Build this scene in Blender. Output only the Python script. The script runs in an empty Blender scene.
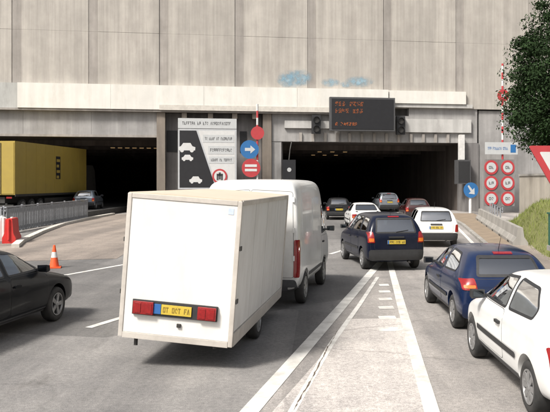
import bpy, bmesh, math, random
from mathutils import Vector, Matrix
from mathutils.bvhtree import BVHTree

random.seed(7)
SC = bpy.context.scene
COL = SC.collection
R = math.radians

# ------------------------------------------------------------------ camera, sky, sun, exposure
EYE = 2.5
cam_d = bpy.data.cameras.new('camera')
cam = bpy.data.objects.new('camera', cam_d)
COL.objects.link(cam)
cam.location = (0, 0, EYE)
cam.rotation_euler = (R(90), 0, 0)
cam_d.lens = 45.82
cam_d.sensor_width = 36
cam_d.shift_x = -0.0636
cam_d.shift_y = -0.0436
cam_d.clip_start = 0.1
cam_d.clip_end = 3000
SC.camera = cam

SUN_EL, SUN_AZ = 50.0, 222.0        # azimuth clockwise from +Y: behind the camera, to the left
world = bpy.data.worlds.new('World')
SC.world = world
world.use_nodes = True
wn = world.node_tree
wn.nodes.clear()
sky = wn.nodes.new('ShaderNodeTexSky')
sky.sky_type = 'NISHITA'
sky.sun_disc = False
sky.sun_elevation = R(SUN_EL)
sky.sun_rotation = R(SUN_AZ)
sky.air_density = 1.0
sky.dust_density = 6.0
sky.ozone_density = 0.6
hsv = wn.nodes.new('ShaderNodeHueSaturation')
hsv.inputs['Saturation'].default_value = 0.35
bg = wn.nodes.new('ShaderNodeBackground')
bg.inputs['Strength'].default_value = 0.115
wo = wn.nodes.new('ShaderNodeOutputWorld')
wn.links.new(sky.outputs[0], hsv.inputs['Color'])
wn.links.new(hsv.outputs[0], bg.inputs[0])
wn.links.new(bg.outputs[0], wo.inputs[0])

sun_d = bpy.data.lights.new('sun', 'SUN')
sun_d.energy = 3.7
sun_d.angle = R(11)
sun_d.color = (1.0, 0.955, 0.89)
sun = bpy.data.objects.new('sun', sun_d)
COL.objects.link(sun)
_e, _a = R(SUN_EL), R(SUN_AZ)
_to = Vector((math.sin(_a) * math.cos(_e), math.cos(_a) * math.cos(_e), math.sin(_e)))
sun.rotation_euler = _to.to_track_quat('Z', 'Y').to_euler()
sun.location = _to * 60

SC.view_settings.view_transform = 'Standard'
SC.view_settings.look = 'None'
SC.view_settings.exposure = 0.55
SC.view_settings.gamma = 1.0
SC.view_settings.use_curve_mapping = False

# ------------------------------------------------------------------ materials
MATS = {}


def material(name, col, rough=0.7, metal=0.0, var=0.12, scale=3.0, bump=0.0, bscale=40.0,
             stretch=(1, 1, 1), dirt=None, dirt_amt=0.0, dirt_scale=1.2, coat=0.0, spec=0.5):
    """procedural material: base colour with two scales of noise, optional dirt patches, fine relief"""
    if name in MATS:
        return MATS[name]
    m = bpy.data.materials.new(name)
    m.use_nodes = True
    t = m.node_tree
    p = t.nodes['Principled BSDF']
    tc = t.nodes.new('ShaderNodeTexCoord')
    mp = t.nodes.new('ShaderNodeMapping')
    mp.inputs['Scale'].default_value = stretch
    t.links.new(tc.outputs['Object'], mp.inputs[0])
    n1 = t.nodes.new('ShaderNodeTexNoise')
    n1.inputs['Scale'].default_value = scale
    n1.inputs['Detail'].default_value = 8
    n1.inputs['Roughness'].default_value = 0.62
    t.links.new(mp.outputs[0], n1.inputs['Vector'])
    rp = t.nodes.new('ShaderNodeValToRGB')
    lo, hi = 1 - var, 1 + var
    rp.color_ramp.elements[0].position = 0.28
    rp.color_ramp.elements[1].position = 0.72
    rp.color_ramp.elements[0].color = (col[0] * lo, col[1] * lo, col[2] * lo, 1)
    rp.color_ramp.elements[1].color = (min(col[0] * hi, 1), min(col[1] * hi, 1), min(col[2] * hi, 1), 1)
    t.links.new(n1.outputs['Fac'], rp.inputs[0])
    out = rp.outputs[0]
    if dirt is not None:
        n2 = t.nodes.new('ShaderNodeTexNoise')
        n2.inputs['Scale'].default_value = dirt_scale
        n2.inputs['Detail'].default_value = 10
        n2.inputs['Roughness'].default_value = 0.7
        t.links.new(mp.outputs[0], n2.inputs['Vector'])
        r2 = t.nodes.new('ShaderNodeValToRGB')
        r2.color_ramp.elements[0].position = 0.42
        r2.color_ramp.elements[1].position = 0.72
        r2.color_ramp.elements[0].color = (0, 0, 0, 1)
        r2.color_ramp.elements[1].color = (dirt_amt, dirt_amt, dirt_amt, 1)
        t.links.new(n2.outputs['Fac'], r2.inputs[0])
        mx = t.nodes.new('ShaderNodeMixRGB')
        mx.inputs['Color2'].default_value = (*dirt, 1)
        t.links.new(r2.outputs[0], mx.inputs['Fac'])
        t.links.new(out, mx.inputs['Color1'])
        out = mx.outputs[0]
    t.links.new(out, p.inputs['Base Color'])
    p.inputs['Roughness'].default_value = rough
    p.inputs['Metallic'].default_value = metal
    p.inputs['Specular IOR Level'].default_value = spec
    if coat:
        p.inputs['Coat Weight'].default_value = coat
        p.inputs['Coat Roughness'].default_value = 0.06
    if bump:
        n3 = t.nodes.new('ShaderNodeTexNoise')
        n3.inputs['Scale'].default_value = bscale
        n3.inputs['Detail'].default_value = 6
        t.links.new(mp.outputs[0], n3.inputs['Vector'])
        b = t.nodes.new('ShaderNodeBump')
        b.inputs['Strength'].default_value = bump
        b.inputs['Distance'].default_value = 0.02
        t.links.new(n3.outputs['Fac'], b.inputs['Height'])
        t.links.new(b.outputs[0], p.inputs['Normal'])
    MATS[name] = m
    return m


def emitter(name, col, strength):
    if name in MATS:
        return MATS[name]
    m = bpy.data.materials.new(name)
    m.use_nodes = True
    p = m.node_tree.nodes['Principled BSDF']
    p.inputs['Base Color'].default_value = (*[c * 0.12 for c in col], 1)
    p.inputs['Emission Color'].default_value = (*col, 1)
    p.inputs['Emission Strength'].default_value = strength
    n = m.node_tree.nodes.new('ShaderNodeTexNoise')
    n.inputs['Scale'].default_value = 30
    mr = m.node_tree.nodes.new('ShaderNodeMapRange')
    mr.inputs['To Min'].default_value = strength * 0.6
    mr.inputs['To Max'].default_value = strength * 1.3
    m.node_tree.links.new(n.outputs['Fac'], mr.inputs['Value'])
    m.node_tree.links.new(mr.outputs[0], p.inputs['Emission Strength'])
    MATS[name] = m
    return m


def car_glass(name, tint=(0.30, 0.37, 0.39), refl=0.16):
    if name in MATS:
        return MATS[name]
    m = bpy.data.materials.new(name)
    m.use_nodes = True
    t = m.node_tree
    t.nodes.clear()
    o = t.nodes.new('ShaderNodeOutputMaterial')
    tr = t.nodes.new('ShaderNodeBsdfTransparent')
    tr.inputs[0].default_value = (*tint, 1)
    gl = t.nodes.new('ShaderNodeBsdfGlossy')
    gl.inputs['Roughness'].default_value = 0.03
    gl.inputs['Color'].default_value = (0.95, 0.97, 1, 1)
    fr = t.nodes.new('ShaderNodeFresnel')
    fr.inputs['IOR'].default_value = 1.5
    ad = t.nodes.new('ShaderNodeMath')
    ad.operation = 'ADD'
    ad.use_clamp = True
    ad.inputs[1].default_value = refl
    n = t.nodes.new('ShaderNodeTexNoise')
    n.inputs['Scale'].default_value = 2.5
    tc = t.nodes.new('ShaderNodeTexCoord')
    t.links.new(tc.outputs['Object'], n.inputs['Vector'])
    b = t.nodes.new('ShaderNodeBump')
    b.inputs['Strength'].default_value = 0.04
    t.links.new(n.outputs['Fac'], b.inputs['Height'])
    t.links.new(b.outputs[0], gl.inputs['Normal'])
    mx = t.nodes.new('ShaderNodeMixShader')
    t.links.new(fr.outputs[0], ad.inputs[0])
    t.links.new(ad.outputs[0], mx.inputs[0])
    t.links.new(tr.outputs[0], mx.inputs[1])
    t.links.new(gl.outputs[0], mx.inputs[2])
    t.links.new(mx.outputs[0], o.inputs[0])
    MATS[name] = m
    return m


def asphalt(name, base, warm=0.0, crack=0.35, patch=0.25):
    """old road surface: aggregate, worn bands, patches, cracks and oil stains"""
    m = bpy.data.materials.new(name)
    m.use_nodes = True
    t = m.node_tree
    p = t.nodes['Principled BSDF']
    tc = t.nodes.new('ShaderNodeTexCoord')
    def noise(scale, detail=6, rough=0.6, st=(1, 1, 1), rot=0.0):
        mp = t.nodes.new('ShaderNodeMapping')
        mp.inputs['Scale'].default_value = st
        mp.inputs['Rotation'].default_value = (0, 0, rot)
        t.links.new(tc.outputs['Object'], mp.inputs[0])
        n = t.nodes.new('ShaderNodeTexNoise')
        n.inputs['Scale'].default_value = scale
        n.inputs['Detail'].default_value = detail
        n.inputs['Roughness'].default_value = rough
        t.links.new(mp.outputs[0], n.inputs['Vector'])
        return n.outputs['Fac']
    def ramp(f, p0, c0, p1, c1):
        r = t.nodes.new('ShaderNodeValToRGB')
        r.color_ramp.elements[0].position = p0
        r.color_ramp.elements[1].position = p1
        r.color_ramp.elements[0].color = (*c0, 1)
        r.color_ramp.elements[1].color = (*c1, 1)
        t.links.new(f, r.inputs[0])
        return r.outputs[0]
    def mul(a, b, fac=1.0):
        x = t.nodes.new('ShaderNodeMixRGB')
        x.blend_type = 'MULTIPLY'
        x.inputs['Fac'].default_value = fac
        t.links.new(a, x.inputs['Color1'])
        t.links.new(b, x.inputs['Color2'])
        return x.outputs[0]
    b = (base * (1 + warm), base, base * (1 - warm * 0.8))
    fine = ramp(noise(75, 3, 0.8), 0.32, [c * 0.55 for c in b], 0.68, [c * 1.45 for c in b])
    mid = ramp(noise(1.1, 8, 0.65), 0.3, (0.80, 0.80, 0.80), 0.7, (1.14, 1.13, 1.11))
    lane = ramp(noise(0.75, 5, 0.55, (1, 0.05, 1), R(12)), 0.36, (0.68, 0.68, 0.69), 0.62, (1.12, 1.11, 1.10))
    oil = ramp(noise(2.2, 6, 0.6, (1, 0.3, 1), R(10)), 0.60, (1, 1, 1), 0.78, (0.62, 0.61, 0.60))
    speck = ramp(noise(16, 5, 0.7), 0.34, (0.78, 0.78, 0.78), 0.66, (1.18, 1.18, 1.17))
    c = mul(mul(mul(mul(fine, mid), lane), oil), speck)
    # tar-sealed cracks
    mp = t.nodes.new('ShaderNodeMapping')
    t.links.new(tc.outputs['Object'], mp.inputs[0])
    nz = t.nodes.new('ShaderNodeTexNoise')
    nz.inputs['Scale'].default_value = 1.3
    nz.inputs['Detail'].default_value = 5
    t.links.new(mp.outputs[0], nz.inputs['Vector'])
    mxv = t.nodes.new('ShaderNodeMixRGB')
    mxv.inputs['Fac'].default_value = 0.35
    t.links.new(mp.outputs[0], mxv.inputs['Color1'])
    t.links.new(nz.outputs['Color'], mxv.inputs['Color2'])
    vo = t.nodes.new('ShaderNodeTexVoronoi')
    vo.feature = 'DISTANCE_TO_EDGE'
    vo.inputs['Scale'].default_value = 0.42
    t.links.new(mxv.outputs[0], vo.inputs['Vector'])
    ck = ramp(vo.outputs['Distance'], 0.0, (1 - crack,) * 3, 0.011, (1, 1, 1))
    c = mul(c, ck)
    vp = t.nodes.new('ShaderNodeTexVoronoi')
    vp.inputs['Scale'].default_value = 0.22
    t.links.new(mp.outputs[0], vp.inputs['Vector'])
    sep = t.nodes.new('ShaderNodeSeparateColor')
    t.links.new(vp.outputs['Color'], sep.inputs[0])
    pt = ramp(sep.outputs[0], 0.1, (1 - patch,) * 3, 0.9, (1 + patch * 0.5,) * 3)
    c = mul(c, pt)
    t.links.new(c, p.inputs['Base Color'])
    p.inputs['Roughness'].default_value = 0.85
    bp = t.nodes.new('ShaderNodeBump')
    bp.inputs['Strength'].default_value = 0.35
    bp.inputs['Distance'].default_value = 0.01
    t.links.new(noise(120, 4, 0.8), bp.inputs['Height'])
    t.links.new(bp.outputs[0], p.inputs['Normal'])
    MATS[name] = m
    return m


def concrete(name, col, var=0.14, streak=0.35, boards=0.0, grime=(0.12, 0.11, 0.10), grime_amt=0.5):
    """cast concrete: cloudy tone, vertical rain streaks, optional board marks"""
    m = bpy.data.materials.new(name)
    m.use_nodes = True
    t = m.node_tree
    p = t.nodes['Principled BSDF']
    tc = t.nodes.new('ShaderNodeTexCoord')
    def noise(scale, st, detail=8, rough=0.65):
        mp = t.nodes.new('ShaderNodeMapping')
        mp.inputs['Scale'].default_value = st
        t.links.new(tc.outputs['Object'], mp.inputs[0])
        n = t.nodes.new('ShaderNodeTexNoise')
        n.inputs['Scale'].default_value = scale
        n.inputs['Detail'].default_value = detail
        n.inputs['Roughness'].default_value = rough
        t.links.new(mp.outputs[0], n.inputs['Vector'])
        return n.outputs['Fac']
    def ramp(f, p0, c0, p1, c1):
        r = t.nodes.new('ShaderNodeValToRGB')
        r.color_ramp.elements[0].position = p0
        r.color_ramp.elements[1].position = p1
        r.color_ramp.elements[0].color = (*c0, 1)
        r.color_ramp.elements[1].color = (*c1, 1)
        t.links.new(f, r.inputs[0])
        return r.outputs[0]
    def mix(a, b, fac, mode='MULTIPLY'):
        x = t.nodes.new('ShaderNodeMixRGB')
        x.blend_type = mode
        if isinstance(fac, float):
            x.inputs['Fac'].default_value = fac
        else:
            t.links.new(fac, x.inputs['Fac'])
        t.links.new(a, x.inputs['Color1'])
        if isinstance(b, tuple):
            x.inputs['Color2'].default_value = (*b, 1)
        else:
            t.links.new(b, x.inputs['Color2'])
        return x.outputs[0]
    c = ramp(noise(0.8, (1, 1, 1)), 0.3, [k * (1 - var) for k in col], 0.7, [min(1, k * (1 + var)) for k in col])
    s = ramp(noise(1.6, (1, 1, 0.06)), 0.40, (1 - streak,) * 3, 0.64, (1, 1, 1))
    c = mix(c, s, 1.0)
    g = ramp(noise(0.9, (1, 1, 0.35), 10, 0.72), 0.52, (0, 0, 0), 0.74, (grime_amt,) * 3)
    c = mix(c, grime, g, 'MIX')
    if boards:
        w = t.nodes.new('ShaderNodeTexWave')
        w.wave_type = 'BANDS'
        w.bands_direction = 'X'
        w.inputs['Scale'].default_value = 1.15
        w.inputs['Distortion'].default_value = 0.6
        w.inputs['Detail'].default_value = 2
        t.links.new(tc.outputs['Object'], w.inputs['Vector'])
        c = mix(c, ramp(w.outputs['Fac'], 0.0, (1 - boards,) * 3, 0.25, (1, 1, 1)), 1.0)
    t.links.new(c, p.inputs['Base Color'])
    p.inputs['Roughness'].default_value = 0.88
    bp = t.nodes.new('ShaderNodeBump')
    bp.inputs['Strength'].default_value = 0.25
    bp.inputs['Distance'].default_value = 0.03
    t.links.new(noise(9, (1, 1, 1)), bp.inputs['Height'])
    t.links.new(bp.outputs[0], p.inputs['Normal'])
    MATS[name] = m
    return m


asphalt('asphalt_main', 0.165, 0.035, crack=0.14)
asphalt('asphalt_slip', 0.27, 0.065, crack=0.2, patch=0.14)
asphalt('paving_beige', 0.20, 0.17, crack=0.14, patch=0.12)
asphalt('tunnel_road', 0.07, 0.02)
material('road_paint', (0.60, 0.585, 0.55), 0.75, var=0.14, scale=6, dirt=(0.24, 0.225, 0.20), dirt_amt=0.9, dirt_scale=3.0)
asphalt('worn_apron', 0.47, 0.07, crack=0.3, patch=0.10)
material('crack_fill', (0.10, 0.075, 0.055), 0.9, var=0.3, scale=8)
concrete('wall_concrete', (0.425, 0.395, 0.355), var=0.10, boards=0.06, streak=0.22, grime=(0.27, 0.24, 0.215), grime_amt=0.40)
concrete('pilaster_concrete', (0.335, 0.308, 0.28), streak=0.25, grime=(0.2, 0.18, 0.165), grime_amt=0.55)
concrete('white_fascia', (0.66, 0.64, 0.59), var=0.05, streak=0.10, grime=(0.45, 0.41, 0.34), grime_amt=0.45)
concrete('grey_fascia', (0.42, 0.42, 0.40), var=0.08, streak=0.2)
concrete('lintel_concrete', (0.33, 0.32, 0.31), var=0.14, streak=0.22, grime_amt=0.35)
concrete('pale_beam', (0.46, 0.45, 0.43), var=0.1, streak=0.2)
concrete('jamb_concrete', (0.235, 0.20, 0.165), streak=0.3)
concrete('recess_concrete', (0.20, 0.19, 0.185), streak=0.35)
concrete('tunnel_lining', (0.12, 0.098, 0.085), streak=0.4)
concrete('barrier_concrete', (0.29, 0.275, 0.25), streak=0.25)
concrete('retaining_concrete', (0.36, 0.325, 0.275), streak=0.25, grime=(0.2, 0.17, 0.13))
material('kerb_stone', (0.50, 0.47, 0.42), 0.85, var=0.15, scale=4, bump=0.2)
material('earth_brown', (0.20, 0.155, 0.11), 0.95, var=0.25, scale=2, bump=0.4)
material('bank_soil', (0.125, 0.13, 0.04), 0.95, var=0.3, scale=2.5, bump=0.5)
material('grass_blade', (0.125, 0.15, 0.030), 0.8, var=0.45, scale=1.8)
material('galvanised', (0.30, 0.31, 0.33), 0.55, 0.5, var=0.2, scale=5, dirt=(0.15, 0.13, 0.12), dirt_amt=0.5)
material('fence_grey', (0.25, 0.26, 0.275), 0.65, 0.1, var=0.2, scale=4, dirt=(0.09, 0.085, 0.08), dirt_amt=0.6)
material('black_paint', (0.012, 0.012, 0.013), 0.5, var=0.3, scale=8)
material('dark_plastic', (0.020, 0.020, 0.021), 0.6, var=0.25, scale=12)
material('grey_plastic', (0.06, 0.06, 0.062), 0.65, var=0.2, scale=12)
material('rubber', (0.018, 0.018, 0.018), 0.85, var=0.3, scale=10, dirt=(0.09, 0.08, 0.07), dirt_amt=0.4)
material('wheel_silver', (0.34, 0.34, 0.34), 0.42, 0.6, var=0.15, scale=8, dirt=(0.08, 0.07, 0.06), dirt_amt=0.6, dirt_scale=5)
material('wheel_dark', (0.05, 0.05, 0.05), 0.5, 0.4, var=0.2, scale=8)
material('steel_dark', (0.045, 0.043, 0.04), 0.6, 0.4, var=0.3, scale=8)
material('cabin_dark', (0.018, 0.018, 0.019), 0.9, var=0.3, scale=6)
material('seat_cloth', (0.035, 0.036, 0.042), 0.95, var=0.3, scale=14)
material('lens_red', (0.22, 0.006, 0.007), 0.25, var=0.25, scale=30, coat=0.5)
material('lens_orange', (0.55, 0.14, 0.02), 0.25, var=0.2, scale=30, coat=0.5)
material('lens_clear', (0.55, 0.56, 0.56), 0.2, 0.3, var=0.2, scale=30, coat=0.6)
material('plate_yellow', (0.47, 0.34, 0.04), 0.5, var=0.1, scale=10)
material('plate_ink', (0.20, 0.13, 0.015), 0.6, var=0.2, scale=10)
material('sticker_blue', (0.42, 0.48, 0.60), 0.5, var=0.1, scale=20)
material('plate_blue', (0.02, 0.10, 0.30), 0.5, var=0.1, scale=10)
material('mirror_face', (0.07, 0.08, 0.09), 0.08, 1.0, var=0.02, scale=2)
PD = (0.10, 0.09, 0.075)
material('paint_white', (0.70, 0.70, 0.685), 0.32, var=0.02, scale=2, coat=0.6, dirt=(0.36, 0.33, 0.28), dirt_amt=0.28)
material('paint_van', (0.66, 0.66, 0.645), 0.35, var=0.03, scale=2, coat=0.4, dirt=(0.33, 0.30, 0.26), dirt_amt=0.45)
material('paint_black', (0.005, 0.0055, 0.007), 0.3, var=0.1, scale=2, coat=0.15, spec=0.1, dirt=(0.03, 0.03, 0.03), dirt_amt=0.3)
material('paint_navy', (0.003, 0.0055, 0.017), 0.25, 0.0, var=0.1, scale=2, coat=0.1, spec=0.22, dirt=(0.035, 0.035, 0.04), dirt_amt=0.3)
material('paint_blue', (0.003, 0.012, 0.046), 0.22, 0.0, var=0.1, scale=2, coat=0.35, spec=0.3, dirt=(0.03, 0.035, 0.06), dirt_amt=0.3)
material('paint_grey', (0.16, 0.19, 0.23), 0.3, 0.4, var=0.1, scale=2, coat=0.7)
material('paint_silver', (0.20, 0.22, 0.245), 0.3, 0.4, var=0.06, scale=2, coat=0.4)
material('paint_red', (0.035, 0.006, 0.006), 0.3, var=0.1, scale=2, coat=0.7)
material('trailer_white', (0.61, 0.60, 0.575), 0.5, var=0.03, scale=1.5, stretch=(1, 1, 0.35), dirt=(0.46, 0.42, 0.36), dirt_amt=0.42, dirt_scale=2.2)
material('trailer_side', (0.60, 0.59, 0.565), 0.5, var=0.03, scale=2.2, stretch=(1, 1.2, 0.5), dirt=(0.40, 0.37, 0.33), dirt_amt=0.5, dirt_scale=2.5)
material('trailer_roof', (0.50, 0.425, 0.335), 0.6, var=0.08, scale=2.5, dirt=(0.36, 0.30, 0.23), dirt_amt=0.5)
material('trailer_trim', (0.50, 0.465, 0.42), 0.5, 0.15, var=0.12, scale=5, dirt=(0.22, 0.19, 0.16), dirt_amt=0.5)
material('lorry_yellow', (0.33, 0.24, 0.045), 0.5, var=0.06, scale=1, dirt=(0.25, 0.18, 0.05), dirt_amt=0.4)
material('sign_white', (0.52, 0.52, 0.51), 0.55, var=0.05, scale=4, dirt=(0.45, 0.43, 0.40), dirt_amt=0.3)
material('sign_grey', (0.40, 0.41, 0.42), 0.55, var=0.06, scale=4)
material('sign_light', (0.43, 0.44, 0.44), 0.55, var=0.05, scale=4)
material('sign_black', (0.012, 0.012, 0.014), 0.5, var=0.2, scale=4)
material('sign_red', (0.38, 0.040, 0.045), 0.5, var=0.1, scale=4)
material('sign_blue', (0.022, 0.12, 0.30), 0.5, var=0.1, scale=4)
_g = material('graffiti_blue', (0.24, 0.40, 0.50), 0.85, var=0.2, scale=3, dirt=(0.37, 0.36, 0.34), dirt_amt=0.8, dirt_scale=2.2)
_t = _g.node_tree                      # thin worn paint: bare concrete shows through
_n = _t.nodes.new('ShaderNodeTexNoise')
_n.inputs['Scale'].default_value = 2.6
_n.inputs['Detail'].default_value = 8
_c = _t.nodes.new('ShaderNodeTexCoord')
_t.links.new(_c.outputs['Object'], _n.inputs['Vector'])
_m = _t.nodes.new('ShaderNodeMapRange')
_m.inputs['From Min'].default_value = 0.26
_m.inputs['From Max'].default_value = 0.60
_m.inputs['To Max'].default_value = 0.85
_t.links.new(_n.outputs['Fac'], _m.inputs['Value'])
_sp = _t.nodes.new('ShaderNodeSeparateXYZ')     # sprayed edge: coverage fades towards the rim of each patch
_t.links.new(_c.outputs['Generated'], _sp.inputs[0])
_cb = _t.nodes.new('ShaderNodeCombineXYZ')
_t.links.new(_sp.outputs['X'], _cb.inputs['X'])
_t.links.new(_sp.outputs['Z'], _cb.inputs['Z'])
_ds = _t.nodes.new('ShaderNodeVectorMath')
_ds.operation = 'DISTANCE'
_ds.inputs[1].default_value = (0.5, 0, 0.5)
_t.links.new(_cb.outputs[0], _ds.inputs[0])
_fr = _t.nodes.new('ShaderNodeMapRange')
_fr.inputs['From Min'].default_value = 0.5
_fr.inputs['From Max'].default_value = 0.15
_t.links.new(_ds.outputs['Value'], _fr.inputs['Value'])
_mu = _t.nodes.new('ShaderNodeMath')
_mu.operation = 'MULTIPLY'
_t.links.new(_m.outputs[0], _mu.inputs[0])
_t.links.new(_fr.outputs[0], _mu.inputs[1])
_t.links.new(_mu.outputs[0], _t.nodes['Principled BSDF'].inputs['Alpha'])
material('plastic_red', (0.52, 0.020, 0.016), 0.45, var=0.15, scale=4, dirt=(0.25, 0.05, 0.04), dirt_amt=0.4)
material('plastic_white', (0.62, 0.61, 0.59), 0.5, var=0.1, scale=4, dirt=(0.35, 0.33, 0.3), dirt_amt=0.5)
material('cone_orange', (0.66, 0.085, 0.018), 0.5, var=0.12, scale=8)
material('cabinet_green', (0.010, 0.085, 0.050), 0.5, var=0.15, scale=4)
material('bark', (0.07, 0.052, 0.038), 0.95, var=0.35, scale=6, bump=0.5, bscale=20)
material('leaf_dark', (0.015, 0.032, 0.009), 0.85, spec=0.2, var=0.55, scale=1.0)
car_glass('glass')
car_glass('glass_rear', (0.26, 0.32, 0.36), 0.30)
emitter('tunnel_lamp_glow', (1.0, 0.62, 0.28), 0.16)
emitter('led_amber', (1.0, 0.27, 0.08), 0.17)

# ------------------------------------------------------------------ object helpers


def link(o, parent=None):
    COL.objects.link(o)
    if parent is not None:
        o.parent = parent
    return o


def tag(o, label=None, cat=None, group=None, kind=None):
    if label:
        o['label'] = label
    if cat:
        o['category'] = cat
    if group:
        o['group'] = group
    if kind:
        o['kind'] = kind
    return o


def empty(name, loc=(0, 0, 0), rz=0.0):
    o = bpy.data.objects.new(name, None)
    o.empty_display_size = 0.2
    link(o)
    o.location = loc
    o.rotation_euler = (0, 0, rz)
    return o


def build(name, bm, mat, parent=None, smooth=False, bevel=0.0, mats=None):
    if bevel:
        es = [e for e in bm.edges if e.is_manifold and e.calc_face_angle(0) > 0.5]
        bmesh.ops.bevel(bm, geom=es, offset=bevel, segments=2, profile=0.7, affect='EDGES', clamp_overlap=True)
    bmesh.ops.recalc_face_normals(bm, faces=bm.faces)
    me = bpy.data.meshes.new(name)
    bm.to_mesh(me)
    bm.free()
    if smooth:
        me.polygons.foreach_set('use_smooth', [True] * len(me.polygons))
        me.set_sharp_from_angle(angle=R(40))
    for k in (mats or [mat]):
        me.materials.append(MATS[k])
    return link(bpy.data.objects.new(name, me), parent)


def reuse(src, name, parent, loc=(0, 0, 0), rot=(0, 0, 0), scale=(1, 1, 1)):
    o = bpy.data.objects.new(name, src.data)
    link(o, parent)
    o.location, o.rotation_euler, o.scale = loc, rot, scale
    return o


def copy_tree(src, parent=None):
    c = src.copy()
    COL.objects.link(c)
    c.parent = parent
    for ch in list(src.children):
        copy_tree(ch, c)
    return c


def box(bm, x0, x1, y0, y1, z0, z1, mat=None):
    vs = [bm.verts.new(p) for p in ((x0, y0, z0), (x1, y0, z0), (x1, y1, z0), (x0, y1, z0),
                                    (x0, y0, z1), (x1, y0, z1), (x1, y1, z1), (x0, y1, z1))]
    fs = [bm.faces.new([vs[i] for i in f]) for f in ((0, 3, 2, 1), (4, 5, 6, 7), (0, 1, 5, 4),
                                                     (1, 2, 6, 5), (2, 3, 7, 6), (3, 0, 4, 7))]
    return fs


def part_box(name, dims, mat, parent, bevel=0.0, smooth=False):
    bm = bmesh.new()
    box(bm, *dims)
    return build(name, bm, mat, parent, bevel=bevel, smooth=smooth)


def prism(bm, poly, a0, a1, axis='y'):
    """poly in the plane across the axis, extruded from a0 to a1"""
    def P(u, v, a):
        return (u, a, v) if axis == 'y' else ((a, u, v) if axis == 'x' else (u, v, a))
    A = [bm.verts.new(P(u, v, a0)) for u, v in poly]
    B = [bm.verts.new(P(u, v, a1)) for u, v in poly]
    n = len(poly)
    bm.faces.new(A)
    bm.faces.new(B[::-1])
    for i in range(n):
        j = (i + 1) % n
        bm.faces.new((A[j], A[i], B[i], B[j]))


def tube(bm, pts, r, n=8, r2=None):
    pts = [Vector(p) for p in pts]
    rings = []
    for i, p in enumerate(pts):
        d = (pts[min(i + 1, len(pts) - 1)] - pts[max(i - 1, 0)]).normalized()
        up = Vector((0, 0, 1)) if abs(d.z) < 0.9 else Vector((1, 0, 0))
        a = d.cross(up).normalized()
        b = d.cross(a)
        rr = r if r2 is None else r + (r2 - r) * i / (len(pts) - 1)
        rings.append([bm.verts.new(p + (a * math.cos(t) + b * math.sin(t)) * rr)
                      for t in [2 * math.pi * k / n for k in range(n)]])
    for i in range(len(rings) - 1):
        for k in range(n):
            bm.faces.new((rings[i][k], rings[i][(k + 1) % n], rings[i + 1][(k + 1) % n], rings[i + 1][k]))
    bm.faces.new(rings[0])
    bm.faces.new(rings[-1][::-1])


def lathe(bm, prof, n=24, axis='z', cap=True, centre=(0, 0, 0)):
    """prof = [(radius, height)]"""
    def P(r, h, t):
        a, b = r * math.cos(t), r * math.sin(t)
        q = {'z': (a, b, h), 'x': (h, a, b), 'y': (a, h, b)}[axis]
        return (q[0] + centre[0], q[1] + centre[1], q[2] + centre[2])
    rings = [[bm.verts.new(P(r, h, 2 * math.pi * k / n)) for k in range(n)] for r, h in prof]
    for i in range(len(rings) - 1):
        for k in range(n):
            bm.faces.new((rings[i][k], rings[i][(k + 1) % n], rings[i + 1][(k + 1) % n], rings[i + 1][k]))
    if cap:
        bm.faces.new(rings[0])
        bm.faces.new(rings[-1][::-1])


def disc_poly(cx, cz, r, n=24):
    return [(cx + r * math.cos(2 * math.pi * k / n), cz + r * math.sin(2 * math.pi * k / n)) for k in range(n)]


def ring(bm, r0, r1, y0, y1, n=28, cx=0, cz=0):
    """flat ring about the y axis"""
    vs = []
    for (r, y) in ((r0, y0), (r1, y0), (r1, y1), (r0, y1)):
        vs.append([bm.verts.new((cx + r * math.cos(2 * math.pi * k / n), y, cz + r * math.sin(2 * math.pi * k / n))) for k in range(n)])
    for a in range(4):
        b = (a + 1) % 4
        for k in range(n):
            bm.faces.new((vs[a][k], vs[a][(k + 1) % n], vs[b][(k + 1) % n], vs[b][k]))


def sheet(name, pts, z, mat, kind=None, parent=None, cuts=0):
    bm = bmesh.new()
    bm.faces.new([bm.verts.new((x, y, z)) for x, y in pts])
    return build(name, bm, mat, parent)


def strip_pts(pts, width):
    """polyline to a flat ribbon outline (list of quads)"""
    pts = [Vector((x, y)) for x, y in pts]
    L, Rr = [], []
    for i, p in enumerate(pts):
        d = (pts[min(i + 1, len(pts) - 1)] - pts[max(i - 1, 0)]).normalized()
        n = Vector((-d.y, d.x))
        L.append(p + n * width / 2)
        Rr.append(p - n * width / 2)
    return L, Rr


def ribbon(name, pts, width, z, mat, parent=None, height=0.0):
    L, Rr = strip_pts(pts, width)
    bm = bmesh.new()
    if height:
        rows = [[bm.verts.new((*a, z)), bm.verts.new((*a, z + height)), bm.verts.new((*b, z + height)), bm.verts.new((*b, z))]
                for a, b in zip(L, Rr)]
        for i in range(len(rows) - 1):
            for k in range(4):
                bm.faces.new((rows[i][k], rows[i][(k + 1) % 4], rows[i + 1][(k + 1) % 4], rows[i + 1][k]))
        bm.faces.new(rows[0])
        bm.faces.new(rows[-1][::-1])
        return build(name, bm, mat, parent, bevel=0.015)
    l = [bm.verts.new((*p, z)) for p in L]
    r = [bm.verts.new((*p, z)) for p in Rr]
    for i in range(len(l) - 1):
        bm.faces.new((l[i], r[i], r[i + 1], l[i + 1]))
    return build(name, bm, mat, parent)


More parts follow.
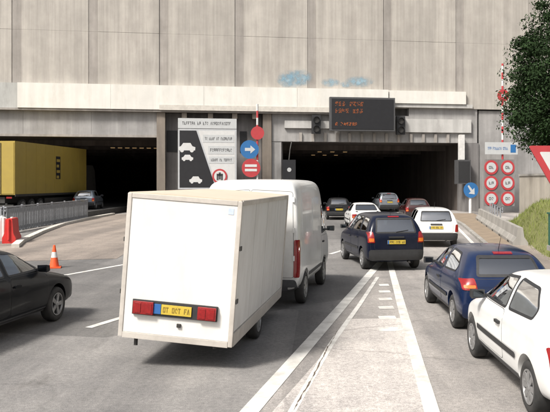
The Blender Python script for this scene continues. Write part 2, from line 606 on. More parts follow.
def glyphs(bm, x0, x1, z0, z1, y0, y1, rng, words):
    """rows of small letter-like strokes too small to read, as boxes"""
    n = sum(words) + len(words) - 1
    cw = (x1 - x0) / n
    x = x0
    h = z1 - z0
    for wi, w in enumerate(words):
        for k in range(w):
            s = cw * 0.2
            kind = rng.randrange(7)
            if kind > 4:                     # slanted and round forms
                a, b = x + cw * 0.08, x + cw * 0.86
                if kind == 5:
                    prism(bm, [(a, z0), (a + s, z0), ((a + b) / 2 + s / 2, z1), ((a + b) / 2 - s / 2, z1)], y0, y1)
                    prism(bm, [(b - s, z0), (b, z0), ((a + b) / 2 + s / 2, z1), ((a + b) / 2 + 0.0001, z1)], y0, y1 - 0.0002)
                else:
                    m_, r_ = (a + b) / 2, (b - a) / 2
                    for q in range(10):
                        t0, t1 = 2 * math.pi * q / 12, 2 * math.pi * (q + 1) / 12
                        prism(bm, [(m_ + r_ * math.cos(t) * f, (z0 + z1) / 2 + h / 2 * math.sin(t) * f) for t, f in ((t0, 1), (t1, 1), (t1, .62), (t0, .62))], y0, y1)
                x += cw
                continue
            a, b = x + cw * 0.08, x + cw * 0.86
            if kind != 3:
                box(bm, a, a + s, y0, y1, z0, z1)
            if kind in (0, 1, 4):
                box(bm, a + s, b, y0, y1, z1 - h * 0.18, z1)
            if kind in (0, 2):
                box(bm, a + s, b, y0, y1, z0, z0 + h * 0.18)
            if kind in (1, 2, 4):
                box(bm, a + s, b - s, y0, y1, z0 + h * 0.42, z0 + h * 0.58)
            if kind in (0, 4):
                box(bm, b - s, b, y0, y1, z0 + h * 0.2, z1 - h * 0.2)
            if kind == 3:
                box(bm, (a + b) / 2 - s / 2, (a + b) / 2 + s / 2, y0, y1, z0, z1)
                box(bm, a, b, y0, y1, z1 - h * 0.18, z1 - 0.0001)
            x += cw
        x += cw


def fine_marks():
    for o in COL.objects:
        if o.name.split('.')[0] in ('plate_marking', 'lettering', 'numerals', 'led_text', 'emblem_mark'):
            o['kind'] = 'stuff'


# ground position of a point measured in the photograph (550 x 412) on the road plane
def gp(px, py, z=0.0):
    d = (EYE - z) * 700.0 / (py - 182.0)
    return ((px - 310.0) * d / 700.0, d)

# ------------------------------------------------------------------ ground, roads, markings
def structure(o):
    o['kind'] = 'structure'
    return o


structure(sheet('ground', [(-900, -60), (900, -60), (900, 2500), (-900, 2500)], -0.03, 'asphalt_slip'))
ROAD_EDGE_R = [(10.3, 54), (8.75, 40), (6.95, 27.8), (5.45, 19), (4.95, 12), (4.85, 4), (4.85, -12)]
GORE_L = [(-3.4, -6), (-1.18, 5), (-0.21, 9.83), (0.69, 14.3), (1.59, 18.8), (2.35, 22.6)]
GORE_R = [(0.25, -6), (1.12, 5), (1.50, 9.83), (1.86, 14.3), (2.23, 18.8), (2.55, 22.6)]

bm = bmesh.new()
bm.faces.new([bm.verts.new((x, y, 0)) for x, y in
              [(-40, -12), (-3.4, -12), (-3.4, -6)] + GORE_L[1:] + [(2.6, 24), (7.5, 60), (7.5, 135), (-14, 135), (-14, 24), (-40, 24)]])
structure(build('main_road', bm, 'asphalt_main'))
bm = bmesh.new()
bm.faces.new([bm.verts.new((x, y, 0.001)) for x, y in
              [(0.25, -12)] + GORE_R + [(2.6, 24), (7.5, 60), (7.5, 135), (22, 135), (22, 60)] + ROAD_EDGE_R])
structure(build('slip_road', bm, 'asphalt_slip'))
bm = bmesh.new()
bm.faces.new([bm.verts.new((x, y, 0.002)) for x, y in [(-3.4, -12), (0.25, -12)] + GORE_R + [(2.6, 24)] + GORE_L[::-1]])
structure(build('gore_area', bm, 'asphalt_slip'))
bm = bmesh.new()
bm.faces.new([bm.verts.new((x, y, 0.006)) for x, y in
              [(-40, 21.6), (-10.2, 21.8), (-6.3, 22.8), (-9, 50), (-9.6, 55), (-15.3, 54), (-14.3, 40), (-11.9, 28.8), (-15, 26), (-40, 25)]])
structure(build('paved_island', bm, 'paving_beige'))
# raised carriageway behind the slatted fence, towards the left-hand tunnel
bm = bmesh.new()
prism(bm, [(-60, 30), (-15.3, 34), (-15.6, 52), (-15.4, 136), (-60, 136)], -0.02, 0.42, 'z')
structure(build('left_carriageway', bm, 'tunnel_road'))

# painted lines, each a ribbon 4 mm above the road
mk = empty('road_marking', (0, 0, 0))
structure(mk)
ribbon('gore_line', GORE_L, 0.21, 0.008, 'road_paint', mk)
ribbon('gore_line', GORE_R, 0.17, 0.009, 'road_paint', mk)
ribbon('inner_line', [(-0.46, 6.0), (0.33, 10.8), (1.0, 14.2), (1.78, 18.4)], 0.09, 0.008, 'road_paint', mk)
for k in range(6):
    y = 11.7 + k * 1.02
    x1 = 1.66 + (y - 11.7) * 0.081 - 0.16
    box_w = 0.34 - 0.02 * k
    bm = bmesh.new()
    bm.faces.new([bm.verts.new(p) for p in ((x1 - box_w, y, 0.008), (x1, y + 0.02, 0.008), (x1, y + 0.34, 0.008), (x1 - box_w, y + 0.30, 0.008))])
    build('hatch_bar', bm, 'road_paint', mk)
DIR_L = Vector((0.345, 0.94)).normalized()
for k in range(-3, 9):
    p = Vector((-3.80, 12.0)) + DIR_L * (k * 4.35)
    ribbon('lane_dash', [tuple(p), tuple(p + DIR_L * 1.55)], 0.14, 0.006, 'road_paint', mk)
for p0, p1 in (((-6.56, 18.8), (-5.45, 21.6)), ((-9.3, 12.0), (-7.7, 16.0)), ((-4.3, 24.2), (-3.2, 27.0))):
    ribbon('lane_dash', [p0, p1], 0.15, 0.006, 'road_paint', mk)
edge = [(x - 0.42, y) for x, y in ROAD_EDGE_R]
ribbon('edge_line', edge, 0.15, 0.006, 'road_paint', mk)
ribbon('edge_line', [(2.8, 26), (4.4, 38), (6.9, 56)], 0.12, 0.006, 'road_paint', mk)

# worn light apron filling the wide end of the gore, with a long crack
bm = bmesh.new()
ap = [(-1.75, 2.6), (0.86, 2.6), (1.06, 5), (1.40, 9.6), (1.66, 12.85), (0.72, 12.75), (0.18, 10.1), (-0.55, 7.0), (-0.95, 5.0)]
bm.faces.new([bm.verts.new((x, y, 0.006)) for x, y in ap])
structure(build('gore_apron', bm, 'worn_apron'))
rng = random.Random(3)


def crack(bm, p0, p1, n, wmax, wander):
    pv, off = None, 0.0
    for k in range(n):
        t = k / (n - 1)
        off += rng.uniform(-wander, wander)
        x = p0[0] + (p1[0] - p0[0]) * t + off * math.sin(math.pi * t) + rng.uniform(-.004, .004)
        y = p0[1] + (p1[1] - p0[1]) * t
        w = rng.uniform(0.15, 1) * wmax * (0.25 + math.sin(math.pi * min(t * 1.1, 1)))
        a, b = bm.verts.new((x - w, y, 0.010)), bm.verts.new((x + w, y + 0.015, 0.010))
        if pv:
            bm.faces.new((pv[0], pv[1], b, a))
        pv = (a, b)


bm = bmesh.new()
crack(bm, (-0.45, 6.0), (0.62, 12.7), 90, 0.012, 0.006)
structure(build('road_crack', bm, 'crack_fill'))

# kerbs
kerb_l = empty('kerb_line', (0, 0, 0))
structure(kerb_l)
kp = [(-11.2, 26.6), (-11.9, 28.8), (-13.2, 34.5), (-14.3, 40.5), (-14.85, 47.5), (-15.0, 53.4)]
for (a, b) in zip(kp, kp[1:]):
    va, vb = Vector(a), Vector(b)
    n = max(1, int((vb - va).length / 1.0))
    for k in range(n):
        p, q = va.lerp(vb, k / n), va.lerp(vb, (k + 0.97) / n)
        ribbon('kerb_stone', [tuple(p), tuple(q)], 0.28, -0.01, 'kerb_stone', kerb_l, height=0.15)
kerb_r = empty('kerb_line', (0, 0, 0))
structure(kerb_r)
for (a, b) in zip(ROAD_EDGE_R, ROAD_EDGE_R[1:-1]):
    va, vb = Vector(a), Vector(b)
    n = max(1, int((vb - va).length / 1.0))
    for k in range(n):
        p, q = va.lerp(vb, k / n), va.lerp(vb, (k + 0.97) / n)
        ribbon('kerb_stone', [tuple(p), tuple(q)], 0.18, -0.01, 'barrier_concrete', kerb_r, height=0.13)
# verge beside the right-hand kerb
bm = bmesh.new()
ve = [(x + 0.08, y) for x, y in ROAD_EDGE_R]
ou = [(12.6, 54), (11.2, 44), (8.7, 27.8), (7.9, 22), (7.6, 12), (7.6, -12)]
vl = [bm.verts.new((x, y, 0.09)) for x, y in ve + ou[::-1]]
bm.faces.new(vl)
structure(build('verge', bm, 'earth_brown'))
bm = bmesh.new()
bm.faces.new([bm.verts.new((x, y, 0.096)) for x, y in [(5.3, 16.5), (5.75, 20), (7.0, 27.2), (8.5, 27.2), (7.7, 21), (7.5, 12), (7.5, -12), (5.0, -12), (5.05, 12)]])
structure(build('footpath', bm, 'paving_beige'))


def b_line(y):
    return 7.95 + (y - 26.5) * 0.165


def bank_h(x, y):
    b = b_line(y) + 0.3
    s = min(1, max(0, (x - b) / 1.5))
    s = s * s * (3 - 2 * s)
    h = min(1, max(0, (42 - y) / 11))
    h = h * h * (3 - 2 * h)
    return 0.06 + (0.25 + 1.35 * h) * s


bm = bmesh.new()
rng = random.Random(5)
NX, NY = 16, 40
gv = []
for j in range(NY + 1):
    y = 8 + (46 - 8) * j / NY
    row = []
    for i in range(NX + 1):
        x0 = b_line(y) - 0.1
        x = x0 + (10.75 - x0) * i / NX
        row.append(bm.verts.new((x, y, bank_h(x, y) + (rng.uniform(-0.03, 0.03) if 0 < i < NX else 0))))
    gv.append(row)
for j in range(NY):
    for i in range(NX):
        bm.faces.new((gv[j][i], gv[j][i + 1], gv[j + 1][i + 1], gv[j + 1][i]))
structure(build('grass_bank', bm, 'bank_soil', smooth=True))
bm = bmesh.new()
for k in range(9000):
    y = rng.uniform(9, 44)
    x0 = b_line(y) + 0.25
    x = rng.uniform(x0, 10.7)
    z = bank_h(x, y)
    h = rng.uniform(0.05, 0.20) * (1 if rng.random() < 0.9 else 1.6)
    a = rng.uniform(0, math.pi)
    w = rng.uniform(0.008, 0.02)
    lx, ly = rng.uniform(-0.07, 0.07), rng.uniform(-0.07, 0.07)
    bm.faces.new([bm.verts.new(p) for p in ((x - w * math.cos(a), y - w * math.sin(a), z - 0.03),
                                            (x + w * math.cos(a), y + w * math.sin(a), z - 0.03), (x + lx, y + ly, z + h))])
g = build('grass', bm, 'grass_blade')
tag(g, 'dry yellow-green grass covering the bank below the tree', 'grass', kind='stuff')
# earth retained behind the wall
bm = bmesh.new()
prism(bm, [(11.02, 8), (60, 8), (60, 35.6), (11.02, 35.6)], -0.02, 2.45, 'z')
structure(build('upper_terrain', bm, 'bank_soil'))

# ------------------------------------------------------------------ tunnel portal building
FA = math.atan(0.15)
FO = Vector((5.8, 58.0, 0))


STAND = [0.0]                      # how far in front of the facade plane the thing stands


def fY(px):
    k = (px - 310) / 700
    c, s = math.cos(FA), math.sin(FA)
    return (STAND[0] + c * FO.y - s * FO.x) / (c - k * s)


def fu(px):
    Y = fY(px)
    dx, dy = (px - 310) * Y / 700 - FO.x, Y - FO.y
    return dx * math.cos(FA) + dy * math.sin(FA)


def fz(px, py):
    return EYE + (182 - py) * fY(px) / 700


def fworld(u, y, z=0.0):
    c, s = math.cos(FA), math.sin(FA)
    return Vector((FO.x + u * c - y * s, FO.y + u * s + y * c, z))


portal = empty('tunnel_portal', FO, FA)
tag(portal, 'wide concrete building over two dark tunnel openings with a white band', 'tunnel')
WALL_B, WALL_M, WALL_T = 8.62, 14.15, 19.6
pil = [-124, -53, 18, 94, 164, 239, 311, 386, 458, 530, 602, 675]
for lo_, hi_ in ((WALL_B, WALL_M), (WALL_M + 0.008, WALL_T)):
    for i, c in enumerate(pil):
        u = fu(c)
        part_box('pilaster', (u - 0.36, u + 0.36, -0.375, 0.5, lo_, hi_), 'pilaster_concrete', portal, bevel=0.02)
        if i + 1 < len(pil):
            u2 = fu(pil[i + 1])
            part_box('wall_panel', (u + 0.362, u2 - 0.362, -0.43 + 0.012 * (i % 3), 0.5, lo_, hi_ - 0.012 * (i % 2)), 'wall_concrete', portal, bevel=0.02)
for i in range(len(pil) - 1):
    u, u2 = fu(pil[i]), fu(pil[i + 1])
    part_box('coping', (u + 0.01, u2 - 0.01, -0.62, 0.6, WALL_T + 0.003, WALL_T + 0.28), 'grey_fascia', portal, bevel=0.03)
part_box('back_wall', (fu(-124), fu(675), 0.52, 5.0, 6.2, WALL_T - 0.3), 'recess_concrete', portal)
# white band
ub = [20, 112, 204, 296, 386]
for a, b in zip(ub, ub[1:]):
    part_box('white_band', (fu(a) + 0.006, fu(b) - 0.006, -0.80, -0.34, 8.15, 10.05), 'white_fascia', portal, bevel=0.03)
part_box('white_band', (fu(387), fu(463), -0.70, -0.34, 8.98, 10.02), 'white_fascia', portal, bevel=0.03)
part_box('band_strip', (fu(160), fu(332), -0.86, -0.82, 8.12, 8.52), 'kerb_stone', portal, bevel=0.01)
part_box('shaded_band', (fu(-124), fu(19.5), -0.60, -0.30, 8.15, 10.05), 'grey_fascia', portal, bevel=0.03)  # left end of the band lies in shadow; the grey colour paints that shade
part_box('drip_ledge', (fu(-124), fu(331), -0.72, -0.1, 7.98, 8.14), 'pilaster_concrete', portal, bevel=0.02)
part_box('drip_ledge', (fu(387), fu(470), -0.6, -0.1, 8.66, 8.97), 'pale_beam', portal, bevel=0.02)
# left opening
for a, b in ((-124, -50), (-50, 24), (24, 92), (92, 157)):
    part_box('lintel', (fu(a) + 0.008, fu(b) - 0.008, -0.28, 0.5, 6.02, 7.97), 'lintel_concrete', portal, bevel=0.03)
part_box('lintel_lip', (fu(-124), fu(157), -0.36, -0.285, 6.0, 6.18), 'pilaster_concrete', portal, bevel=0.015)
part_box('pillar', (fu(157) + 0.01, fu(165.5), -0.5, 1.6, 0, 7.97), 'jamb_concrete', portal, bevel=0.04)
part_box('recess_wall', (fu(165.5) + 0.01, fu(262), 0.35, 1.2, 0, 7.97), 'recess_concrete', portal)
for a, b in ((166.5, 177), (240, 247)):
    part_box('painted_opening', (fu(a), fu(b), 0.30, 0.345, 4.9, 6.6), 'black_paint', portal, bevel=0.01)  # flat black slabs on the wall, painting the darkness inside openings
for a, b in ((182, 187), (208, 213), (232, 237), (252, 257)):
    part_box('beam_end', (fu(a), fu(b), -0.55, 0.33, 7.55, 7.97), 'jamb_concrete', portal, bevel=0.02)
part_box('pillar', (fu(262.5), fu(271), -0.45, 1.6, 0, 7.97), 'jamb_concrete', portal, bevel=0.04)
# right opening
for a, b in ((271.5, 340), (340, 408), (408, 476)):
    part_box('lintel', (fu(a) + 0.008, fu(b) - 0.008, -0.28, 0.5, 5.78, 8.64 if a > 380 else 7.97), 'lintel_concrete', portal, bevel=0.03)
for k in range(14):
    u = fu(300 + 12.2 * k)
    part_box('lintel_rib', (u - 0.11, u + 0.11, -0.42, -0.285, 5.78, 6.5), 'pilaster_concrete', portal, bevel=0.02)
part_box('pale_beam', (fu(399), fu(469), -0.52, -0.285, 6.62, 7.72), 'pale_beam', portal, bevel=0.03)
part_box('pale_beam', (fu(284), fu(331), -0.50, -0.285, 6.85, 7.45), 'pale_beam', portal, bevel=0.03)
bm = bmesh.new()
prism(bm, [(fu(271.5), -0.24), (fu(281), -0.24), (fu(285), 1.6), (fu(271.5), 1.6)], 0, 5.77, 'z')
build('jamb', bm, 'lintel_concrete', portal, bevel=0.03)
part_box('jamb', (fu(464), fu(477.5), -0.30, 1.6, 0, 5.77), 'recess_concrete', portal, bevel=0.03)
for a, b in ((478, 530), (530, 602), (602, 675)):
    part_box('side_wall', (fu(a) + 0.008, fu(b) - 0.008, -0.20, 0.8, 0, 8.5), 'lintel_concrete', portal, bevel=0.03)
part_box('painted_shadow_line', (fu(478), fu(675), -0.12, 0.6, 8.505, 8.615), 'black_paint', portal)  # black strip painting the shadow line below the upper wall's bottom edge
# linings
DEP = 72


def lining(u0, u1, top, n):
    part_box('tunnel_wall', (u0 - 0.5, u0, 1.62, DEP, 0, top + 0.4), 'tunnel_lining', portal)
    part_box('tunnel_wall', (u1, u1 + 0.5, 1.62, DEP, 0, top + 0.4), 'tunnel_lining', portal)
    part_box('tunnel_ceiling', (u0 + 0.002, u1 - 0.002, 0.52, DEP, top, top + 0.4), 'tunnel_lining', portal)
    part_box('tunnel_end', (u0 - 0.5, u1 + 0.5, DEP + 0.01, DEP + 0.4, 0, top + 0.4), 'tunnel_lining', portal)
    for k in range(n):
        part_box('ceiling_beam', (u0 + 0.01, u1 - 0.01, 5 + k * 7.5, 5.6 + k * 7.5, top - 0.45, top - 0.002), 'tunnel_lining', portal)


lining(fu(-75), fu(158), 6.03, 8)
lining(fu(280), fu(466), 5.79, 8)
bm = bmesh.new()
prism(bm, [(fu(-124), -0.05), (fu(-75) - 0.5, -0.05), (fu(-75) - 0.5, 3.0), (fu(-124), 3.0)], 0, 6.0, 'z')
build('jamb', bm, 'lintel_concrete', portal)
# sprayed paint on the concrete panels
rng = random.Random(11)


def blot(u, z, ru, rz, n=22):
    out = []
    for k in range(n):
        a = 2 * math.pi * k / n
        f = 0.85 + 0.2 * rng.random() + 0.08 * math.sin(3 * a)
        out.append((u + ru * f * math.cos(a), z + rz * f * math.sin(a)))
    return out


gf = empty('graffiti', FO, FA)
tag(gf, 'faded pale blue spray paint on the concrete panels above the white band', 'graffiti')
for n_, (px, py, ru, rz) in enumerate(((292, 79, 1.35, 0.80), (301, 78, 1.05, 0.75), (285, 81, 0.8, 0.6), (329, 83, 0.9, 0.40), (359, 82, 1.3, 0.5), (345, 85, 0.6, 0.28))):
    bm = bmesh.new()
    y_ = -0.410 - 0.003 * n_ if px < 311 else -0.436 - 0.002 * n_
    bm.faces.new([bm.verts.new((u, y_, z)) for u, z in blot(fu(px), fz(px, py), ru, rz, 40)])
    build('paint_patch', bm, 'graffiti_blue', gf)

# ceiling lamps in the two tunnels
def lamp(u, y, z, where, grp):
    t = empty('tunnel_lamp', fworld(u, y, z), FA)
    part_box('housing', (-0.24, 0.24, -0.12, 0.12, -0.11, 0.0), 'steel_dark', t, bevel=0.02)
    part_box('lamp_glass', (-0.17, 0.17, -0.14, 0.09, -0.17, -0.112), 'tunnel_lamp_glow', t)
    tag(t, 'small amber lamp hanging under the ceiling of the tunnel ' + where, 'lamp', grp)


for k in range(8):
    lamp(fu(104) + k * 0.60, 5.3 + 0.03 * k, 5.565, 'behind the yellow lorry', 'lamps in the left tunnel')
for k in range(6):
    lamp(fu(330) + k * 0.58, 5.3 + 7.5 * (k % 2), 5.335, 'below the message sign', 'lamps in the right tunnel')

# ------------------------------------------------------------------ vehicle bodies
# local frame of a vehicle: x to its right, y forward, z up, origin on the ground at its centre
# stations: (y, bottom, shoulder, top, half width, half width at roof edge)
BASE = {
    'hatch': dict(L=3.77, W=1.64, H=1.42, sh=0.955, st=[
        (-1.885, .42, .80, .83, .66, .56), (-1.868, .30, .83, .89, .75, .62), (-1.80, .25, .87, 1.00, .795, .64),
        (-1.62, .23, .90, 1.235, .812, .59), (-1.42, .21, .91, 1.365, .82, .565), (-1.15, .20, .92, 1.40, .82, .56),
        (-0.75, .19, .91, 1.418, .82, .565), (-0.30, .19, .90, 1.42, .82, .57), (0.10, .19, .885, 1.405, .82, .565),
        (0.42, .19, .875, 1.345, .82, .555), (0.78, .19, .865, 1.135, .815, .59), (1.10, .20, .85, .935, .81, .64),
        (1.38, .21, .79, .865, .80, .60), (1.62, .22, .715, .79, .775, .57), (1.80, .25, .62, .68, .71, .52), (1.885, .34, .52, .555, .58, .42)],
        axles=(-1.21, 1.26), r=0.285,
        side_windows=[[(.80, .955), (.38, 1.30), (-.24, 1.345), (-.27, .965)],
                      [(-.36, .97), (-.33, 1.345), (-.98, 1.315), (-1.25, 1.12), (-1.20, 1.0)]],
        rear_window=[(-.53, .985), (.53, .985), (.455, 1.315), (-.455, 1.315)],
        windscreen=[(-.62, .975), (.62, .975), (.50, 1.315), (-.50, 1.315)],
        doors=[[(.86, .36), (.88, .90), (.80, .935), (-.27, .945), (-.30, .36)]],
        tail=[(.60, .60), (.765, .60), (.78, .84), (.62, .86)],
        bumper=(.30, .55), plate=(.62, .73), handle=[(-.20, .78)], belt=.95, mirror=(.70, .98)),
    'mpv': dict(L=4.10, W=1.72, H=1.60, sh=0.96, st=[
        (-2.05, .44, .92, .96, .70, .62), (-2.03, .32, .95, 1.04, .80, .68), (-1.97, .27, .98, 1.20, .84, .70),
        (-1.86, .25, 1.00, 1.42, .855, .67), (-1.68, .23, 1.01, 1.555, .86, .62), (-1.40, .22, 1.01, 1.585, .86, .61),
        (-0.90, .21, 1.0, 1.598, .86, .61), (-0.30, .21, .985, 1.60, .86, .615), (0.20, .21, .97, 1.58, .86, .61),
        (0.60, .21, .96, 1.49, .86, .60), (1.05, .21, .95, 1.20, .85, .63), (1.38, .22, .92, 1.0, .84, .66),
        (1.62, .23, .85, .92, .83, .62), (1.83, .24, .76, .82, .80, .58), (1.98, .27, .65, .70, .73, .52), (2.05, .36, .55, .58, .60, .42)],
        axles=(-1.33, 1.30), r=0.30,
        side_windows=[[(1.02, 1.05), (.55, 1.43), (.05, 1.50), (.02, 1.06)],
                      [(-.07, 1.065), (-.04, 1.50), (-.88, 1.50), (-.92, 1.075)],
                      [(-1.02, 1.08), (-.98, 1.495), (-1.55, 1.46), (-1.68, 1.10)]],
        rear_window=[(-.60, 1.06), (.60, 1.06), (.53, 1.475), (-.53, 1.475)],
        windscreen=[(-.66, 1.06), (.66, 1.06), (.54, 1.46), (-.54, 1.46)],
        doors=[[(1.02, .38), (1.06, .98), (.02, 1.03), (.0, .38)], [(-.04, .38), (-.03, 1.03), (-.92, 1.045), (-.98, .66), (-.86, .38)]],
        tail=[(.62, .80), (.815, .80), (.80, 1.10), (.67, 1.10)],
        bumper=(.32, .60), plate=(.76, .87), handle=[(.10, .86), (-.82, .88)], belt=1.05, mirror=(.92, 1.08)),
    'saloon': dict(L=4.40, W=1.72, H=1.42, sh=0.955, st=[
        (-2.20, .44, .84, .87, .68, .56), (-2.18, .32, .88, .92, .79, .64), (-2.10, .26, .91, .95, .835, .68),
        (-1.85, .23, .92, .985, .855, .68), (-1.58, .22, .925, 1.03, .86, .66), (-1.30, .21, .925, 1.20, .86, .62),
        (-1.00, .20, .925, 1.36, .86, .585), (-0.55, .20, .915, 1.41, .86, .575), (-0.10, .20, .90, 1.42, .86, .575),
        (0.25, .20, .89, 1.39, .86, .57), (0.55, .20, .88, 1.28, .86, .575), (0.88, .20, .87, 1.085, .855, .62),
        (1.16, .21, .85, .945, .85, .66), (1.50, .21, .79, .87, .84, .62), (1.85, .22, .725, .795, .81, .58), (2.08, .26, .64, .69, .74, .52), (2.20, .36, .53, .56, .60, .42)],
        axles=(-1.36, 1.32), r=0.305,
        side_windows=[[(.88, .96), (.46, 1.29), (-.08, 1.345), (-.11, .965)],
                      [(-.19, .97), (-.17, 1.345), (-.80, 1.315), (-1.16, 1.06), (-1.10, .985)]],
        rear_window=[(-.58, 1.035), (.58, 1.035), (.49, 1.32), (-.49, 1.32)],
        windscreen=[(-.64, .98), (.64, .98), (.50, 1.31), (-.50, 1.31)],
        doors=[[(.98, .37), (1.0, .90), (.88, .93), (-.10, .945), (-.13, .37)], [(-.17, .37), (-.16, .945), (-1.08, .955), (-1.12, .62), (-.98, .37)]],
        tail=[(.56, .66), (.80, .66), (.80, .86), (.58, .87)],
        bumper=(.30, .56), plate=(.68, .79), handle=[(-.02, .80), (-.98, .82)], belt=.955, mirror=(.80, .985)),
    'van': dict(L=5.0, W=2.0, H=2.48, sh=0.985, st=[
        (-2.50, .42, 1.25, 2.30, .90, .80), (-2.485, .36, 1.25, 2.40, .96, .90), (-2.42, .34, 1.25, 2.45, .985, .925),
        (-2.1, .33, 1.25, 2.475, 1.0, .945), (-1.4, .32, 1.25, 2.48, 1.0, .95), (-.6, .32, 1.25, 2.48, 1.0, .95),
        (.2, .31, 1.25, 2.48, 1.0, .95), (.7, .31, 1.24, 2.46, 1.0, .935), (1.05, .31, 1.22, 2.36, 1.0, .88), (1.38, .30, 1.20, 2.02, .99, .86),
        (1.72, .30, 1.18, 1.58, .98, .84), (1.98, .30, 1.12, 1.28, .97, .80), (2.2, .31, .98, 1.10, .95, .76), (2.38, .33, .82, .90, .90, .70), (2.47, .36, .68, .74, .82, .62), (2.50, .44, .60, .63, .70, .52)],
        axles=(-1.66, 1.14), r=0.33,
        side_windows=[[(1.62, 1.27), (1.22, 1.88), (.62, 1.90), (.60, 1.24)]],
        rear_window=[], windscreen=[(-.80, 1.30), (.80, 1.30), (.72, 2.0), (-.72, 2.0)],
        doors=[[(1.75, .45), (1.76, 1.16), (.58, 1.19), (.56, .45)]],
        tail=[], bumper=(.36, .56), plate=(.62, .73), handle=[(.70, 1.05)], belt=1.25, mirror=(1.42, 1.30)),
}


def scaled(kind, L, W, H):
    b = BASE[kind]
    sy, sx, sz = L / b['L'], W / b['W'], H / b['H']
    o = dict(b)
    o['st'] = [(y * sy, zb * (0.5 + sz * 0.5), zs * sz, zt * sz, w * sx, wt * sx) for y, zb, zs, zt, w, wt in b['st']]
    yz = lambda ps: [(y * sy, z * sz) for y, z in ps]
    xz = lambda ps: [(x * sx, z * sz) for x, z in ps]
    o['side_windows'] = [yz(p) for p in b['side_windows']]
    o['doors'] = [yz(p) for p in b['doors']]
    o['rear_window'], o['windscreen'], o['tail'] = xz(b['rear_window']), xz(b['windscreen']), xz(b['tail'])
    o['axles'] = tuple(a * sy for a in b['axles'])
    o['handle'] = yz(b['handle'])
    o['bumper'] = tuple(z * sz for z in b['bumper'])
    o['plate'] = tuple(z * sz for z in b['plate'])
    o['belt'] = b['belt'] * sz
    o['mirror'] = (b['mirror'][0] * sy, b['mirror'][1] * sz)
    o['L'], o['W'], o['H'] = L, W, H
    return o


def body_mesh(s):
    """loft of the stations, smoothed by subdivision, wheel arches cut"""
    bm = bmesh.new()
    rows = []
    for (y, zb, zs, zt, w, wt) in s['st']:
        h = zt - zs
        z7 = zs + h - min(0.055, 0.30 * h)
        x5 = w * s['sh']
        half = [(0, zb), (w * .80, zb), (w * .965, zb + .07), (w, zb + .48 * (zs - zb)), (w * .992, zs - .07), (x5, zs),
                (x5 + (wt - x5) * .5 + .012, zs + (z7 - zs) * .5), (wt, z7), (wt * .72, zt - .012), (0, zt)]
        rt = [bm.verts.new((x, y, z)) for x, z in half]
        lf = [rt[0]] + [bm.verts.new((-x, y, z)) for x, z in half[1:-1]] + [rt[-1]]
        rows.append((rt, lf))
    for (r0, l0), (r1, l1) in zip(rows, rows[1:]):
        for i in range(9):
            bm.faces.new((r0[i], r1[i], r1[i + 1], r0[i + 1]))
            bm.faces.new((l0[i + 1], l1[i + 1], l1[i], l0[i]))
    for (rt, lf) in (rows[0], rows[-1]):
        for i in range(9):
            f = [rt[i], rt[i + 1], lf[i + 1], lf[i]]
            f = list(dict.fromkeys(f))
            bm.faces.new(f)
    bmesh.ops.recalc_face_normals(bm, faces=bm.faces)
    me = bpy.data.meshes.new('tmp')
    bm.to_mesh(me)
    bm.free()
    o = bpy.data.objects.new('tmp', me)
    COL.objects.link(o)
    md = o.modifiers.new('s', 'SUBSURF')
    md.levels = 3
    md.render_levels = 3
    # wheel arch cutters
    bmc = bmesh.new()
    ra = s['r'] + 0.055
    for ay in s['axles']:
        for sg in (-1, 1):
            x0, x1 = sg * (s['W'] / 2 - 0.24), sg * (s['W'] / 2 + 0.3)
            lathe(bmc, [(ra, x0), (ra, x1)], 40, 'x', centre=(0, ay, s['r'] + 0.01))
    bmesh.ops.recalc_face_normals(bmc, faces=bmc.faces)
    mc = bpy.data.meshes.new('tmpc')
    bmc.to_mesh(mc)
    bmc.free()
    oc = bpy.data.objects.new('tmpc', mc)
    COL.objects.link(oc)
    bo = o.modifiers.new('b', 'BOOLEAN')
    bo.object = oc
    bo.operation = 'DIFFERENCE'
    bo.solver = 'EXACT'
    dg = bpy.context.evaluated_depsgraph_get()
    out = bpy.data.meshes.new_from_object(o.evaluated_get(dg))
    bpy.data.objects.remove(o)
    bpy.data.objects.remove(oc)
    bpy.data.meshes.remove(me)
    bpy.data.meshes.remove(mc)
    return out


def inset(poly, d):
    """move each edge of a convex polygon inwards by d (negative: outwards)"""
    n = len(poly)
    P = [Vector(p) for p in poly]
    area = sum(P[i].x * P[(i + 1) % n].y - P[(i + 1) % n].x * P[i].y for i in range(n))
    sg = 1 if area > 0 else -1
    out = []
    for i in range(n):
        a, b, c = P[i - 1], P[i], P[(i + 1) % n]
        d1, d2 = (b - a).normalized(), (c - b).normalized()
        n1, n2 = Vector((-d1.y, d1.x)) * sg, Vector((-d2.y, d2.x)) * sg
        k = 1 + n1.dot(n2)
        out.append(tuple(b + (n1 + n2) * (d / max(k, 0.35))))
    return out


def round_poly(poly, r=0.03, n=3):
    out = []
    m = len(poly)
    for i in range(m):
        a, b, c = Vector(poly[i - 1]), Vector(poly[i]), Vector(poly[(i + 1) % m])
        la, lc = (a - b).length, (c - b).length
        q = min(r, la * 0.4, lc * 0.4)
        p0, p1 = b + (a - b) / la * q, b + (c - b) / lc * q
        for k in range(n + 1):
            t = k / n
            out.append(tuple((1 - t) ** 2 * p0 + 2 * t * (1 - t) * b + t * t * p1))
    return out


def in_poly(p, poly):
    x, y = p
    c = False
    n = len(poly)
    j = n - 1
    for i in range(n):
        xi, yi = poly[i]
        xj, yj = poly[j]
        if (yi > y) != (yj > y) and x < (xj - xi) * (y - yi) / (yj - yi) + xi:
            c = not c
        j = i
    return c


